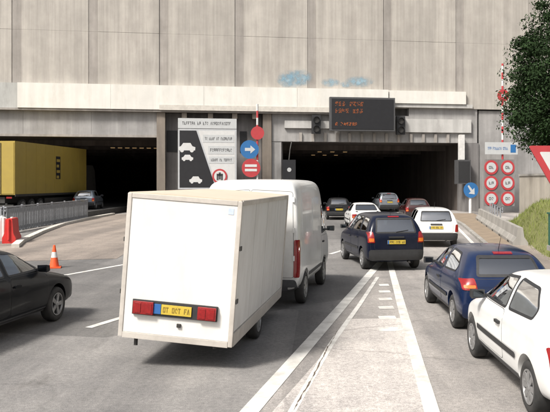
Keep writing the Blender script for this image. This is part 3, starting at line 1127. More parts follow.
PROJ = {
    'right': (lambda u, v: Vector((4, u, v)), Vector((-1, 0, 0)), lambda p: (p.y, p.z)),
    'left': (lambda u, v: Vector((-4, u, v)), Vector((1, 0, 0)), lambda p: (p.y, p.z)),
    'rear': (lambda u, v: Vector((u, -6, v)), Vector((0, 1, 0)), lambda p: (p.x, p.z)),
    'front': (lambda u, v: Vector((u, 6, v)), Vector((0, -1, 0)), lambda p: (p.x, p.z)),
    'top': (lambda u, v: Vector((u, v, 6)), Vector((0, 0, -1)), lambda p: (p.x, p.y)),
}


def project(bvh, proj, u, v, off):
    org, d, _ = PROJ[proj]
    loc, nor, _, _ = bvh.ray_cast(org(u, v), d)
    if loc is None:
        loc, nor, _, _ = bvh.find_nearest(org(u, v) + d * 3.2)
    if nor.dot(d) > 0:
        nor = -nor
    return loc + nor * off, nor


def patch(bvh, name, poly, proj, mat, parent, off=0.004, skirt=0.012, step=0.07, hole=None):
    """a panel that follows the body surface inside the outline poly, with its own edge"""
    bm = bmesh.new()
    if hole is None:
        bm.faces.new([bm.verts.new((u, v, 0)) for u, v in poly])
        us, vs = [p[0] for p in poly], [p[1] for p in poly]
        for lo, hi, ax in ((min(us), max(us), 0), (min(vs), max(vs), 1)):
            n = int((hi - lo) / step)
            for k in range(1, n + 1):
                c = lo + (hi - lo) * k / (n + 1)
                co = (c, 0, 0) if ax == 0 else (0, c, 0)
                no = (1, 0, 0) if ax == 0 else (0, 1, 0)
                bmesh.ops.bisect_plane(bm, geom=bm.verts[:] + bm.edges[:] + bm.faces[:], plane_co=co, plane_no=no, dist=1e-5)
    else:
        n = len(poly)
        A, B = [], []
        for i in range(n):
            j = (i + 1) % n
            k = max(1, int((Vector(poly[j]) - Vector(poly[i])).length / step))
            for q in range(k):
                t = q / k
                A.append(bm.verts.new((*Vector(poly[i]).lerp(Vector(poly[j]), t), 0)))
                B.append(bm.verts.new((*Vector(hole[i]).lerp(Vector(hole[j]), t), 0)))
        m = len(A)
        for i in range(m):
            j = (i + 1) % m
            bm.faces.new((A[i], A[j], B[j], B[i]))
    normals = {}
    for v in bm.verts:
        p, nrm = project(bvh, proj, v.co.x, v.co.y, off)
        v.co = p
        normals[v] = nrm
    be = [e for e in bm.edges if e.is_boundary]
    if skirt:
        r = bmesh.ops.extrude_edge_only(bm, edges=be)
        new = [g for g in r['geom'] if isinstance(g, bmesh.types.BMVert)]
        src = {}
        for e in bm.edges:
            a, b = e.verts
            if a in normals and b not in normals:
                src[b] = normals[a]
            elif b in normals and a not in normals:
                src[a] = normals[b]
        for v in new:
            if v in src:
                v.co -= src[v] * (off + skirt)
    return build(name, bm, mat, parent, smooth=True)


WHEEL = {}


def wheel_meshes(r, style):
    key = (round(r, 3), style)
    if key in WHEEL:
        return WHEEL[key]
    w = 0.095
    bm = bmesh.new()
    lathe(bm, [(r * .64, -w * .8), (r * .72, -w * .95), (r * .88, -w), (r * .965, -w * .86), (r, -w * .6), (r * 1.004, 0), (r, w * .6),
               (r * .965, w * .86), (r * .88, w), (r * .72, w * .95), (r * .64, w * .8)], 36, 'x', cap=False)
    tyre = build('tyre', bm, 'rubber', None, smooth=True).data
    bm = bmesh.new()
    lathe(bm, [(r * .655, w * .80), (r * .66, w * .88), (r * .62, w * .90), (r * .58, w * .55), (r * .40, w * .45), (r * .18, w * .52), (r * .02, w * .5)], 30, 'x', cap=False)
    lathe(bm, [(r * .655, -w * .80), (r * .02, -w * .7)], 24, 'x', cap=False)
    back = build('rim', bm, 'wheel_dark', None, smooth=True).data
    bm = bmesh.new()
    lathe(bm, [(r * .66, w * .86), (r * .66, w * .97), (r * .60, w * .95), (r * .575, w * .70)], 30, 'x', cap=False)
    n = 5 if style == 'alloy' else 8
    for k in range(n):
        a = 2 * math.pi * k / n
        ww = .13 if style == 'alloy' else .115
        for (q0, q1) in ((.12, .61),):
            P = []
            for q, hw in ((q0, ww * .75), (q1, ww)):
                for sgn in (-1, 1):
                    P.append((r * (q * math.cos(a) - sgn * hw * math.sin(a)), r * (q * math.sin(a) + sgn * hw * math.cos(a))))
            P = [P[0], P[1], P[3], P[2]]
            prism(bm, P, w * .58, w * (.86 if style == 'alloy' else .92), 'x')
    lathe(bm, [(r * .17, w * .55), (r * .17, w * .92), (r * .12, w * 1.0), (r * .02, w * 1.0)], 18, 'x', cap=False)
    cap = build('hubcap', bm, 'wheel_silver', None, smooth=True).data
    for o in [o for o in COL.objects if o.data in (tyre, back, cap)]:
        bpy.data.objects.remove(o)
    WHEEL[key] = (tyre, back, cap)
    return WHEEL[key]


def add_wheel(parent, x, y, r, sg, style='hub'):
    w = bpy.data.objects.new('wheel', None)
    link(w, parent)
    w.location = (x, y, r)
    w.empty_display_size = 0.1
    if sg < 0:
        w.rotation_euler = (0, 0, math.pi)
    for nm, me in zip(('tyre', 'rim', 'hubcap'), wheel_meshes(r, style)):
        link(bpy.data.objects.new(nm, me), w)
    return w


def number_plate(parent, y, z0, z1, half, rng, blue=True, facing=-1, x=0.0):
    p = part_box('number_plate', (x - half, x + half, y - 0.006, y + 0.006, z0, z1), 'plate_yellow', parent, bevel=0.003)
    bm = bmesh.new()
    h = z1 - z0
    glyphs(bm, x - half * .74, x + half * .92, z0 + h * .22, z1 - h * .22, y + facing * 0.0085, y + facing * 0.0062, rng, [3, 3, 2])
    build('plate_marking', bm, 'sign_black', p)
    if blue:
        part_box('plate_band', (x - half, x - half * .82, y + facing * 0.008, y + facing * 0.0062, z0 + .003, z1 - .003), 'plate_blue', p)
    return p


def mirror_x(poly):
    return [(-u, v) for u, v in poly][::-1]


def seat_bm(w=0.46):
    bm = bmesh.new()
    box(bm, -w / 2, w / 2, -.02, .46, .30, .46)
    prism(bm, [(-.14, .40), (.0, .40), (-.10, .98), (-.20, .98)], -w / 2, w / 2, 'x')
    prism(bm, [(-.22, 1.0), (-.12, 1.0), (-.14, 1.17), (-.23, 1.17)], -w / 4, w / 4, 'x')
    return bm


def vehicle(name, kind, L, W, H, paint, label, cat, loc, heading, trim='dark_plastic', style='hub', detail=2, tail_mat='lens_red',
            seed=0, handles='dark_plastic', glass='glass', plate=True, tail_poly=None, orange=True, strip=True, group=None, spoiler=False, bumper_mat=None):
    s = scaled(kind, L, W, H)
    rng = random.Random(seed)
    root = empty(name, (loc[0], loc[1], 0.004), heading)
    tag(root, label, cat, group)
    me = body_mesh(s)
    bvh = BVHTree.FromPolygons([v.co.copy() for v in me.vertices], [tuple(p.vertices) for p in me.polygons])
    # openings for the glass
    wins = [('left', p) for p in s['side_windows']] + [('right', p) for p in s['side_windows']]
    if s['rear_window']:
        wins.append(('rear', s['rear_window']))
    wins.append(('front', s['windscreen']))
    wins = [(pr, round_poly(p, 0.06)) for pr, p in wins]
    bm = bmesh.new()
    bm.from_mesh(me)
    bm.faces.ensure_lookup_table()
    kill = []
    ins = [(pr, inset(p, 0.022)) for pr, p in wins]
    for f in bm.faces:
        c = f.calc_center_median()
        for pr, p in ins:
            org, d, uv = PROJ[pr]
            if f.normal.dot(d) > -0.05:
                continue
            u = uv(c)
            if in_poly(u, p):
                hit = bvh.ray_cast(org(*u), d)[0]
                if hit is not None and (hit - c).length < 0.03:
                    kill.append(f)
                    break
    bmesh.ops.delete(bm, geom=kill, context='FACES')
    ra = s['r'] + 0.0555
    for f in bm.faces:
        f.smooth = True
        c = f.calc_center_median()
        if abs(c.x) > W / 2 - 0.25:
            for ay in s['axles']:
                dd = math.hypot(c.y - ay, c.z - s['r'] - 0.01)
                if dd < ra + 0.001 and (abs(f.normal.x) < 0.3 or abs(c.x) < W / 2 - 0.2) and dd > ra - 0.02 or (abs(abs(c.x) - (W / 2 - .24)) < 0.004 and dd < ra):
                    f.material_index = 1
    me2 = bpy.data.meshes.new('body')
    bm.to_mesh(me2)
    me2.set_sharp_from_angle(angle=R(38))
    me2.materials.clear()
    me2.materials.append(MATS[paint])
    me2.materials.append(MATS['dark_plastic'])
    link(bpy.data.objects.new('body', me2), root)
    # cabin lining: the same skin, a few centimetres in
    if detail >= 1:
        bm.normal_update()
        nor = {v: v.normal.copy() for v in bm.verts}
        low = [f for f in bm.faces if f.material_index == 1]
        bmesh.ops.delete(bm, geom=low, context='FACES')
        for v in bm.verts:
            v.co -= nor[v] * 0.038
        ml = bpy.data.meshes.new('cabin_lining')
        bm.to_mesh(ml)
        ml.materials.clear()
        ml.materials.append(MATS['cabin_dark'])
        for p in ml.polygons:
            p.material_index = 0
        link(bpy.data.objects.new('cabin_lining', ml), root)
    bm.free()
    # glass and seals
    for i, (pr, p) in enumerate(wins):
        nm = {'rear': 'rear_window', 'front': 'windscreen'}.get(pr, 'side_window')
        g = patch(bvh, nm, inset(p, 0.014), pr, 'glass_rear' if pr == 'rear' else glass, root, off=0.0005, skirt=0, step=0.10)
        patch(bvh, 'window_seal', inset(p, -0.004), pr, 'dark_plastic', g, off=0.004, skirt=0.03, step=0.05, hole=inset(p, 0.026 if pr in ('left', 'right') else 0.040))
    # doors with shut lines
    if detail >= 1:
        for pr in ('left', 'right'):
            for di, dp in enumerate(s['doors']):
                rp = round_poly(dp, 0.08)
                patch(bvh, 'shut_line', inset(rp, -0.007), pr, 'black_paint', root, off=0.0012, skirt=0.002, step=0.06)
                d = patch(bvh, 'door', rp, pr, paint, root, off=0.0032, skirt=0.001, step=0.06)
                if di < len(s['handle']):
                    hy, hz = s['handle'][di]
                    loc_, n_ = project(bvh, pr, hy, hz, 0.0)
                    sg = 1 if pr == 'right' else -1
                    b2 = bmesh.new()
                    x0, x1 = sorted((loc_.x + sg * 0.003, loc_.x + sg * 0.034))
                    box(b2, x0, x1, hy - 0.02, hy + 0.15, hz - 0.018, hz + 0.018)
                    build('handle', b2, handles, d, bevel=0.008, smooth=True)
            if strip:
                z = s['bumper'][1] - 0.02
                for q0, q1 in ((s['axles'][0] + ra + .04, s['axles'][1] - ra - .04),):
                    patch(bvh, 'rubbing_strip', round_poly([(q0, z - .035), (q1, z - .035), (q1, z + .035), (q0, z + .035)], .02), pr, trim, root, off=0.012, skirt=0.0, step=0.1)
            # sill
            patch(bvh, 'sill', [(s['axles'][0] + ra + .02, .26), (s['axles'][1] - ra - .02, .26), (s['axles'][1] - ra - .02, .33), (s['axles'][0] + ra + .02, .33)],
                  pr, 'grey_plastic', root, off=0.006, skirt=0.01, step=0.1)
    # bumpers
    z0, z1 = s['bumper']
    hw = W / 2 * 0.90
    bmat = bumper_mat or trim
    patch(bvh, 'rear_bumper', round_poly([(-hw, z0), (hw, z0), (hw * 1.02, z1), (-hw * 1.02, z1)], .07), 'rear', bmat, root, off=0.03, skirt=0.02, step=0.09)
    patch(bvh, 'front_bumper', round_poly([(-hw * .9, z0), (hw * .9, z0), (hw * .85, z1 - .08), (-hw * .85, z1 - .08)], .07), 'front', bmat, root, off=0.025, skirt=0.02, step=0.09)
    # tailgate line
    if detail >= 1 and s['rear_window']:
        tw = W / 2 * 0.74
        zt_ = s['rear_window'][0][1] - 0.03
        patch(bvh, 'tailgate_line', round_poly([(-tw, z1 + .015), (tw, z1 + .015), (tw, zt_), (-tw, zt_)], .05), 'rear', 'black_paint', root, off=0.0012, skirt=0.001, step=0.08)
        tg = patch(bvh, 'tailgate', inset(round_poly([(-tw, z1 + .015), (tw, z1 + .015), (tw, zt_), (-tw, zt_)], .05), 0.007), 'rear', paint, root, off=0.003, skirt=0.001, step=0.08)
        b2 = bmesh.new()
        lp = project(bvh, 'rear', 0, (s['plate'][1] + zt_) / 2, 0.0)[0]
        box(b2, -.22, .22, lp.y - 0.035, lp.y + 0.02, lp.z - 0.02, lp.z + 0.025)
        build('tailgate_handle', b2, trim, tg, bevel=0.01, smooth=True)
        if kind != 'saloon':
            lw = project(bvh, 'rear', 0, s['rear_window'][0][1] + .03, 0.012)[0]
            lx = project(bvh, 'rear', .36, s['rear_window'][0][1] + .08, 0.012)[0]
            b2 = bmesh.new()
            tube(b2, [lw, lx], 0.011, 6)
            build('rear_wiper', b2, 'black_paint', root)
    # lights
    tp = tail_poly or s['tail']
    if tp:
        for sg in (1, -1):
            poly = tp if sg > 0 else mirror_x(tp)
            tl = patch(bvh, 'tail_light', round_poly(poly, .03), 'rear', tail_mat, root, off=0.014, skirt=0.03, step=0.05)
            if orange:
                zz = [p[1] for p in poly]
                xx = [p[0] for p in poly]
                xm, zm = (min(xx) + max(xx)) / 2, min(zz) + (max(zz) - min(zz)) * 0.42
                q = [(min(xx) + .03, min(zz) + .03), (max(xx) - .03, min(zz) + .03), (max(xx) - .03, zm), (min(xx) + .03, zm)]
                patch(bvh, 'indicator_lens', round_poly(q, .02), 'rear', 'lens_orange', tl, off=0.0175, skirt=0.002, step=0.05)
    zf = s['st'][-3][2]
    for sg in (1, -1):
        q = [(sg * W * .22, zf - .12), (sg * W * .40, zf - .10), (sg * W * .40, zf + .0), (sg * W * .24, zf - .02)]
        patch(bvh, 'headlight', round_poly(q if sg > 0 else q[::-1], .03), 'front', 'lens_clear', root, off=0.010, skirt=0.02, step=0.06)
    # plate
    if plate:
        pz0, pz1 = s['plate']
        yp = min(project(bvh, 'rear', 0.2, z, 0.0)[0].y for z in (pz0, pz1)) - 0.016
        number_plate(root, yp, pz0, pz1, 0.26, rng)
    # mirrors
    my, mz = s['mirror']
    for pr, sg in (('left', -1), ('right', 1)):
        loc_, _n = project(bvh, pr, my - 0.02, mz - 0.02, 0.0)
        b2 = bmesh.new()
        xa, xb = loc_.x + sg * 0.05, loc_.x + sg * 0.23
        vs = [(xa, my - .05, mz - .04), (xb, my - .06, mz - .05), (xb, my + .05, mz - .03), (xa, my + .07, mz - .03),
              (xa, my - .05, mz + .07), (xb, my - .06, mz + .08), (xb, my + .04, mz + .06), (xa, my + .05, mz + .06)]
        vv = [b2.verts.new(v) for v in vs]
        for f in ((0, 3, 2, 1), (4, 5, 6, 7), (0, 1, 5, 4), (1, 2, 6, 5), (2, 3, 7, 6), (3, 0, 4, 7)):
            b2.faces.new([vv[k] for k in f])
        mo = build('door_mirror', b2, trim, root, bevel=0.02, smooth=True)
        xs = sorted((xa + sg * .02, xb - sg * .02))
        part_box('mirror_glass', (xs[0], xs[1], my - .066, my - .060, mz - .025, mz + .055), 'mirror_face', mo)
        xs = sorted((loc_.x - sg * 0.04, xa + sg * .01))
        part_box('mirror_arm', (xs[0], xs[1], my - .02, my + .04, mz - .035, mz + .005), trim, mo, bevel=0.008)
    # wheels
    for ay in s['axles']:
        for sg in (-1, 1):
            add_wheel(root, sg * (W / 2 - 0.115), ay, s['r'], sg, style)
    # cabin
    if detail >= 1:
        zoff = s['belt'] - 0.95
        for sx in (-.36, .36):
            o = build('front_seat', seat_bm(), 'seat_cloth', root, bevel=0.03, smooth=True)
            o.location = (sx * W / 1.7, s['side_windows'][0][-1][0] - 0.12 if kind != 'van' else .72, zoff * 0.8)
        if kind != 'van':
            b2 = seat_bm(1.15)
            o = build('rear_seat', b2, 'seat_cloth', root, bevel=0.03, smooth=True)
            o.location = (0, s['axles'][0] + 0.32, zoff * 0.8)
            wy = s['rear_window'][0][1]
            part_box('parcel_shelf', (-W * .33, W * .33, s['st'][2][0] + .12, s['axles'][0] + .22, wy - .10, wy - .07), 'cabin_dark', root)
        dy = s['side_windows'][0][0][0]
        part_box('dashboard', (-W * .40, W * .40, dy - .25, dy + .12, s['belt'] - .28, s['belt'] - .02), 'cabin_dark', root, bevel=0.04)
        b2 = bmesh.new()
        ring(b2, .165, .19, -.012, .012, 20)
        sw = build('steering_wheel', b2, 'dark_plastic', root, smooth=True)
        sw.location = (-.34 * W / 1.7, dy - .38, s['belt'] + .02)
        sw.rotation_euler = (R(-25), 0, 0)
        b2 = bmesh.new()
        tube(b2, [(W * .22, s['st'][1][0] + .15, .26), (W * .22, s['st'][0][0] - .03, .25)], .028, 10)
        build('exhaust', b2, 'steel_dark', root, smooth=True)
        if kind == 'hatch' or kind == 'mpv':
            zr = project(bvh, 'top', 0, s['st'][5][0], 0.0)[0]
            b2 = bmesh.new()
            tube(b2, [(0, zr.y, zr.z - .01), (0, zr.y - .18, zr.z + .25)], .006, 6, .003)
            build('aerial', b2, 'black_paint', root)
    if spoiler:
        zr = s['st'][3][3]
        patch(bvh, 'high_stop_light', [(-.16, s['rear_window'][2][1] + .018), (.16, s['rear_window'][2][1] + .018), (.16, s['rear_window'][2][1] + .045), (-.16, s['rear_window'][2][1] + .045)],
              'rear', 'lens_red', root, off=0.012, skirt=0.01, step=0.06)
    bpy.data.meshes.remove(me)
    return root, s, bvh


# ------------------------------------------------------------------ the vehicles
def at_rear(px_centre_x, y_rear, L, heading):
    """centre of a vehicle of length L whose rear centre stands at the point"""
    return (px_centre_x - math.sin(heading) * L / 2, y_rear + math.cos(heading) * L / 2)


# navy people carrier ahead in the merge
hd = R(9.5)
vehicle('car', 'mpv', 4.05, 1.70, 1.60, 'paint_navy', 'dark navy people carrier with yellow plate at the tip of the painted gore', 'car',
        at_rear(2.42, 19.6, 4.05, hd), hd, seed=1, orange=True, spoiler=True)
# white saloon
hd = R(-3)
vehicle('car', 'mpv', 4.1, 1.74, 1.50, 'paint_white', 'white estate car with dark bumper and yellow plate driving toward the right tunnel', 'car',
        at_rear(4.80, 26.6, 4.1, hd), hd, seed=2, strip=True, tail_poly=[(.70, .60), (.82, .60), (.81, .88), (.73, .88)], orange=False)
# blue hatchback
hd = R(0.5)
vehicle('car', 'hatch', 3.84, 1.67, 1.36, 'paint_blue', 'blue hatchback with orange-red tail lights waiting behind the white estate car', 'car',
        at_rear(3.26, 11.35, 3.84, hd), hd, seed=3, spoiler=True, bumper_mat='paint_blue', tail_poly=[(.54, .74), (.775, .74), (.78, .90), (.58, .92)])
# white hatchback
hd = R(0.8)
vehicle('car', 'hatch', 3.77, 1.64, 1.42, 'paint_white', 'white three-door hatchback with dark side strip beside the gore apron', 'car',
        (3.13, 8.78), hd, seed=4, bumper_mat='paint_white')
# black saloon
hd = R(-8)
vehicle('car', 'saloon', 4.6, 1.80, 1.44, 'paint_black', 'glossy black saloon with alloy wheels beside the orange traffic cone', 'car',
        (-5.60, 11.35), hd, seed=5, style='alloy', trim='paint_black', strip=False, handles='paint_black')
# traffic at the mouth of the right tunnel
hd = R(4)
vehicle('car', 'mpv', 4.3, 1.74, 1.62, 'paint_silver', 'silver people carrier just inside the right tunnel mouth', 'car',
        at_rear(6.6, 58, 4.3, hd), hd, seed=6, detail=1, spoiler=True)
hd = R(3)
vehicle('car', 'saloon', 4.4, 1.72, 1.42, 'paint_white', 'white car ahead of the navy people carrier, mostly hidden by it', 'car',
        at_rear(2.95, 35.5, 4.4, hd), hd, seed=7, detail=1)
hd = R(0)
vehicle('car', 'hatch', 3.9, 1.68, 1.46, 'paint_black', 'dark hatchback ahead of the white van, close to the tunnel jamb', 'car',
        at_rear(1.9, 46.0, 3.9, hd), hd, seed=8, detail=1)
hd = R(0)
vehicle('car', 'hatch', 3.9, 1.68, 1.46, 'paint_red', 'dark red hatchback between the silver people carrier and the white estate car', 'car',
        at_rear(6.9, 44.5, 3.9, hd), hd, seed=9, detail=1)
# car by the left tunnel
hd = R(6)
o, _, _ = vehicle('car', 'hatch', 3.9, 1.68, 1.46, 'paint_grey', 'grey-blue hatchback beside the yellow lorry in the left tunnel', 'car',
                  at_rear(-17.0, 52.5, 3.9, hd), hd, seed=10, detail=1)
o.location.z = 0.424

# white van towing the box trailer
hd = R(-9.3)
van, s, bvh = vehicle('van', 'van', 4.75, 1.98, 2.56, 'paint_van', 'white high-roof panel van towing the white box trailer', 'van',
                      at_rear(-1.17, 13.85, 4.75, hd), hd, seed=20, plate=False, strip=True, trim='grey_plastic')
for sg in (-1, 1):
    q = [(sg * .012, .62), (sg * .86, .62), (sg * .84, 2.30), (sg * .012, 2.34)]
    q = q if sg > 0 else q[::-1]
    patch(bvh, 'shut_line', inset(round_poly(q, .05), -0.008), 'rear', 'black_paint', van, off=0.001, skirt=0.001, step=0.1)
    d = patch(bvh, 'rear_door', round_poly(q, .05), 'rear', 'paint_van', van, off=0.003, skirt=0.001, step=0.1)
    for zz in (.95, 1.5, 2.1):
        part_box('hinge', tuple(sorted((sg * .845, sg * .885))) + (-2.40, -2.365, zz, zz + .10), 'paint_van', d, bevel=0.008)
    q = [(sg * .855, .62), (sg * .955, .62), (sg * .955, 1.36), (sg * .87, 1.36)]
    tl = patch(bvh, 'tail_light', round_poly(q if sg > 0 else q[::-1], .03), 'rear', 'lens_red', van, off=0.014, skirt=0.04, step=0.06)
    pr = 'right' if sg > 0 else 'left'
    patch(bvh, 'tail_light', round_poly([(-2.36, .62), (-2.27, .62), (-2.27, 1.36), (-2.36, 1.36)], .03), pr, 'lens_red', van, off=0.012, skirt=0.02, step=0.06)
    for y0, y1 in ((-2.0, -.85), (-.75, .45)):
        patch(bvh, 'side_panel', round_poly([(y0, 1.35), (y1, 1.35), (y1, 2.15), (y0, 2.15)], .10), pr, 'paint_van', van, off=0.010, skirt=0.001, step=0.15)
part_box('door_latch', (-.03, .06, -2.40, -2.36, 1.28, 1.40), 'dark_plastic', van, bevel=0.01)
b2 = bmesh.new()
tube(b2, [(0, -2.1, .42), (0, -2.42, .40), (0, -2.56, .40), (0, -2.56, .47)], .022, 8)
build('tow_bar', b2, 'steel_dark', van, smooth=True)

# box trailer
TL, TW = 4.15, 1.53
hd = R(-6.6)
tr = empty('box_trailer', at_rear(-1.80, 9.28, TL, hd) + (0.004,), hd)
tag(tr, 'tall white box trailer with red lamps and yellow plate towed by the white van', 'trailer')
ROLL = Matrix.Translation((0, 0, .35)) @ Matrix.Rotation(R(4.3), 4, 'Y') @ Matrix.Translation((0, 0, -.35))


def tpart(name, dims, mat, bevel=0.006, parent=tr, smooth=False):
    b = bmesh.new()
    box(b, *dims)
    if bevel:
        bmesh.ops.bevel(b, geom=b.edges[:], offset=bevel, segments=2, profile=0.7, affect='EDGES')
    bmesh.ops.transform(b, matrix=ROLL, verts=b.verts)
    return build(name, b, mat, parent, smooth=smooth)


Z0, Z1, YR, YF, hw = .40, 2.30, -TL / 2, TL / 2, TW / 2
tpart('floor_frame', (-hw + .03, hw - .03, YR + .03, YF - .03, Z0, Z0 + .08), 'steel_dark')
tpart('rear_panel', (-hw + .045, hw - .045, YR, YR + .02, Z0 + .05, Z1 - .06), 'trailer_white', .004)
nsp = 4
for sg in (-1, 1):
    x0, x1 = sorted((sg * hw, sg * (hw - .02)))
    for k in range(nsp):
        ya, yb = YR + .05 + k * (TL - .10) / nsp, YR + .05 + (k + 1) * (TL - .10) / nsp
        tpart('side_panel', (x0, x1, ya + .003, yb - .003, Z0 + .16, Z1 - .06), 'trailer_side', .003)
        if k:
            xs = sorted((sg * (hw + .001), sg * (hw + .008)))
            tpart('joint_strip', (xs[0], xs[0] + .003, ya - .014, ya + .014, Z0 + .16, Z1 - .06), 'trailer_side', .0)
    xs = sorted((sg * (hw - .01), sg * (hw + .022)))
    tpart('lower_rail', (xs[0], xs[1], YR + .05, YF - .05, Z0 - .02, Z0 + .155), 'trailer_trim')
    tpart('upper_rail', (xs[0], xs[1], YR + .05, YF - .05, Z1 - .058, Z1 + .012), 'trailer_trim')
    for y0, y1 in ((YR - .012, YR + .048), (YF - .048, YF + .012)):
        xs = sorted((sg * (hw - .044), sg * (hw + .016)))
        tpart('corner_post', (xs[0], xs[1], y0, y1, Z0 - .02, Z1 + .004), 'trailer_trim', .012)
    xs = sorted((sg * (hw + .018), sg * (hw + .034)))
    for zz in (Z0 + .55, Z0 + 1.25):
        tpart('hinge', (xs[0], xs[1], YR + .0, YR + .10, zz, zz + .06), 'steel_dark', .004)
tpart('front_panel', (-hw + .045, hw - .045, YF - .02, YF, Z0 + .05, Z1 - .06), 'trailer_white', .004)
tpart('rear_header', (-hw + .045, hw - .045, YR - .010, YR + .04, Z1 - .058, Z1 + .006), 'trailer_trim')
tpart('rear_sill', (-hw + .045, hw - .045, YR - .014, YR + .05, Z0 - .03, Z0 + .048), 'trailer_trim')
# slightly crowned roof skin
b = bmesh.new()
nx, ny = 8, 10
vv = [[b.verts.new((-hw + TW * i / nx, YR + TL * j / ny, Z1 + .014 + .012 * math.sin(math.pi * i / nx))) for i in range(nx + 1)] for j in range(ny + 1)]
for j in range(ny):
    for i in range(nx):
        b.faces.new((vv[j][i], vv[j][i + 1], vv[j + 1][i + 1], vv[j + 1][i]))
bmesh.ops.transform(b, matrix=ROLL, verts=b.verts)
r_ = bmesh.ops.extrude_edge_only(b, edges=[e for e in b.edges if e.is_boundary])
bmesh.ops.translate(b, vec=(0, 0, -.04), verts=[g for g in r_['geom'] if isinstance(g, bmesh.types.BMVert)])
build('roof', b, 'trailer_roof', tr, smooth=True)
# light board
lb = tpart('light_board', (-.60, .56, YR - .035, YR - .004, .70, .90), 'dark_plastic', .008)
for x0, x1 in ((-.58, -.30), (.30, .55)):
    tl = tpart('tail_light', (x0, x1, YR - .075, YR - .037, .715, .885), 'lens_red', .014, smooth=True)
    tpart('reflector', (x0 + .03, x0 + .11, YR - .082, YR - .0755, .735, .865), 'lens_red', .003, parent=tl)
    tpart('indicator_lens', (x1 - .10, x1 - .02, YR - .082, YR - .0755, .735, .865), 'lens_red', .003, parent=tl)
pl = tpart('number_plate', (-.195, .215, YR - .052, YR - .038, .735, .865), 'plate_yellow', .004)
tpart('plate_band', (-.30, -.200, YR - .052, YR - .038, .735, .865), 'plate_blue', .004, parent=pl)
b = bmesh.new()
glyphs(b, -.175, .195, .765, .835, YR - .0555, YR - .0525, random.Random(31), [2, 3, 2])
bmesh.ops.transform(b, matrix=ROLL, verts=b.verts)
build('plate_marking', b, 'plate_ink', pl)
tpart('lock', (.02, .075, YR - .03, YR - .002, .575, .625), 'steel_dark', .008)
tpart('sticker', (.60, .675, YR - .004, YR - .0015, 2.12, 2.20), 'sticker_blue', .0)
for x, z in ((-.56, .30), (.52, .28)):
    b = bmesh.new()
    tube(b, [(x, YR + .10, .42), (x, YR + .08, z)], .025, 10)
    build('prop_stand', b, 'steel_dark', tr, smooth=True)
b = bmesh.new()
tube(b, [(-.62, -.05, .30), (.62, -.05, .30)], .035, 10)
build('axle', b, 'steel_dark', tr, smooth=True)
for sg in (-1, 1):
    add_wheel(tr, sg * (hw - .10), -.05, .30, sg)
    b = bmesh.new()
    r0 = .36
    arc = [(math.cos(t) * r0, math.sin(t) * r0) for t in [math.pi * k / 10 for k in range(11)]]
    pr_ = arc + [(u * .95, v * .95) for u, v in arc[::-1]]
    xs = sorted((sg * (hw - .20), sg * (hw - .005)))
    prism(b, [(-.05 + u, .30 + v * .28) for u, v in pr_], xs[0], xs[1], 'x')
    build('mudguard', b, 'dark_plastic', tr)
b = bmesh.new()
tube(b, [(-.5, YF - .3, .40), (-.1, YF + .38, .42), (0, YF + .62, .48)], .035, 8)
tube(b, [(.5, YF - .3, .40), (.1, YF + .38, .42), (0, YF + .62, .48)], .034, 8)
build('drawbar', b, 'steel_dark', tr, smooth=True)

# ------------------------------------------------------------------ yellow lorry at the left tunnel
hd = R(-4.0)
LL = 11.8
lo = empty('lorry', at_rear(-20.2, 45.0, LL, hd) + (0.42,), hd)
tag(lo, 'long yellow box lorry entering the left tunnel', 'lorry')
bw = 1.27
part_box('cargo_box', (-bw, bw, -LL / 2, LL / 2, 1.25, 4.72), 'lorry_yellow', lo, bevel=0.04)
for sg in (-1, 1):
    xs = sorted((sg * bw, sg * (bw + .03)))
    for k in range(9):
        y = -LL / 2 + .05 + k * (LL - .16) / 8
        part_box('side_rib', (xs[0] + .001, xs[0] + .012, y, y + .07, 1.30, 4.68), 'lorry_yellow', lo)
    part_box('lower_rail', (xs[0] + .001, xs[1] + .01, -LL / 2, LL / 2, 1.14, 1.29), 'steel_dark', lo)
for sg in (-1, 1):
    xs = sorted((sg * .01, sg * (bw - .06)))
    d = part_box('rear_door', (xs[0], xs[1], -LL / 2 - .03, -LL / 2 - .002, 1.32, 4.62), 'lorry_yellow', lo, bevel=0.01)
    b = bmesh.new()
    tube(b, [(sg * .35, -LL / 2 - .055, 1.3), (sg * .35, -LL / 2 - .055, 4.6)], .02, 8)
    build('lock_rod', b, 'steel_dark', d)
    part_box('tail_light', (sg * .9 - .18, sg * .9 + .18, -LL / 2 - .04, -LL / 2 + .02, 1.02, 1.13), 'lens_red', lo, bevel=0.01)
b = bmesh.new()
yc = .55
box(b, bw + .002, bw + .012, yc - .35, yc + .40, 2.3, 3.95)
emb = build('emblem', b, 'sign_black', lo)
b = bmesh.new()
for k, z in enumerate((2.35, 2.75, 3.15, 3.55)):
    box(b, bw + .0125, bw + .016, yc - .25, yc + .15 + .15 * (k % 2), z, z + .2)
build('emblem_mark', b, 'lorry_yellow', emb)
part_box('chassis', (-.5, .5, -LL / 2 + .2, LL / 2 + 1.2, .70, 1.12), 'steel_dark', lo)
part_box('side_guard', (bw - .1, bw - .05, -1.5, 3.2, .5, .95), 'steel_dark', lo, bevel=0.01)
for y in (-4.6, -3.3, -2.0, 4.3, 7.2):
    for sg in (-1, 1):
        add_wheel(lo, sg * 1.08, y, .48, sg)
b = bmesh.new()
prism(b, [(6.15, .55), (8.1, .55), (8.15, 1.6), (7.9, 3.0), (7.5, 3.45), (6.15, 3.45)], -1.2, 1.2, 'x')
build('cab', b, 'steel_dark', lo, bevel=0.06, smooth=True)
part_box('rear_underrun', (-1.15, 1.15, -LL / 2 + .02, -LL / 2 + .14, .45, .62), 'steel_dark', lo, bevel=0.01)

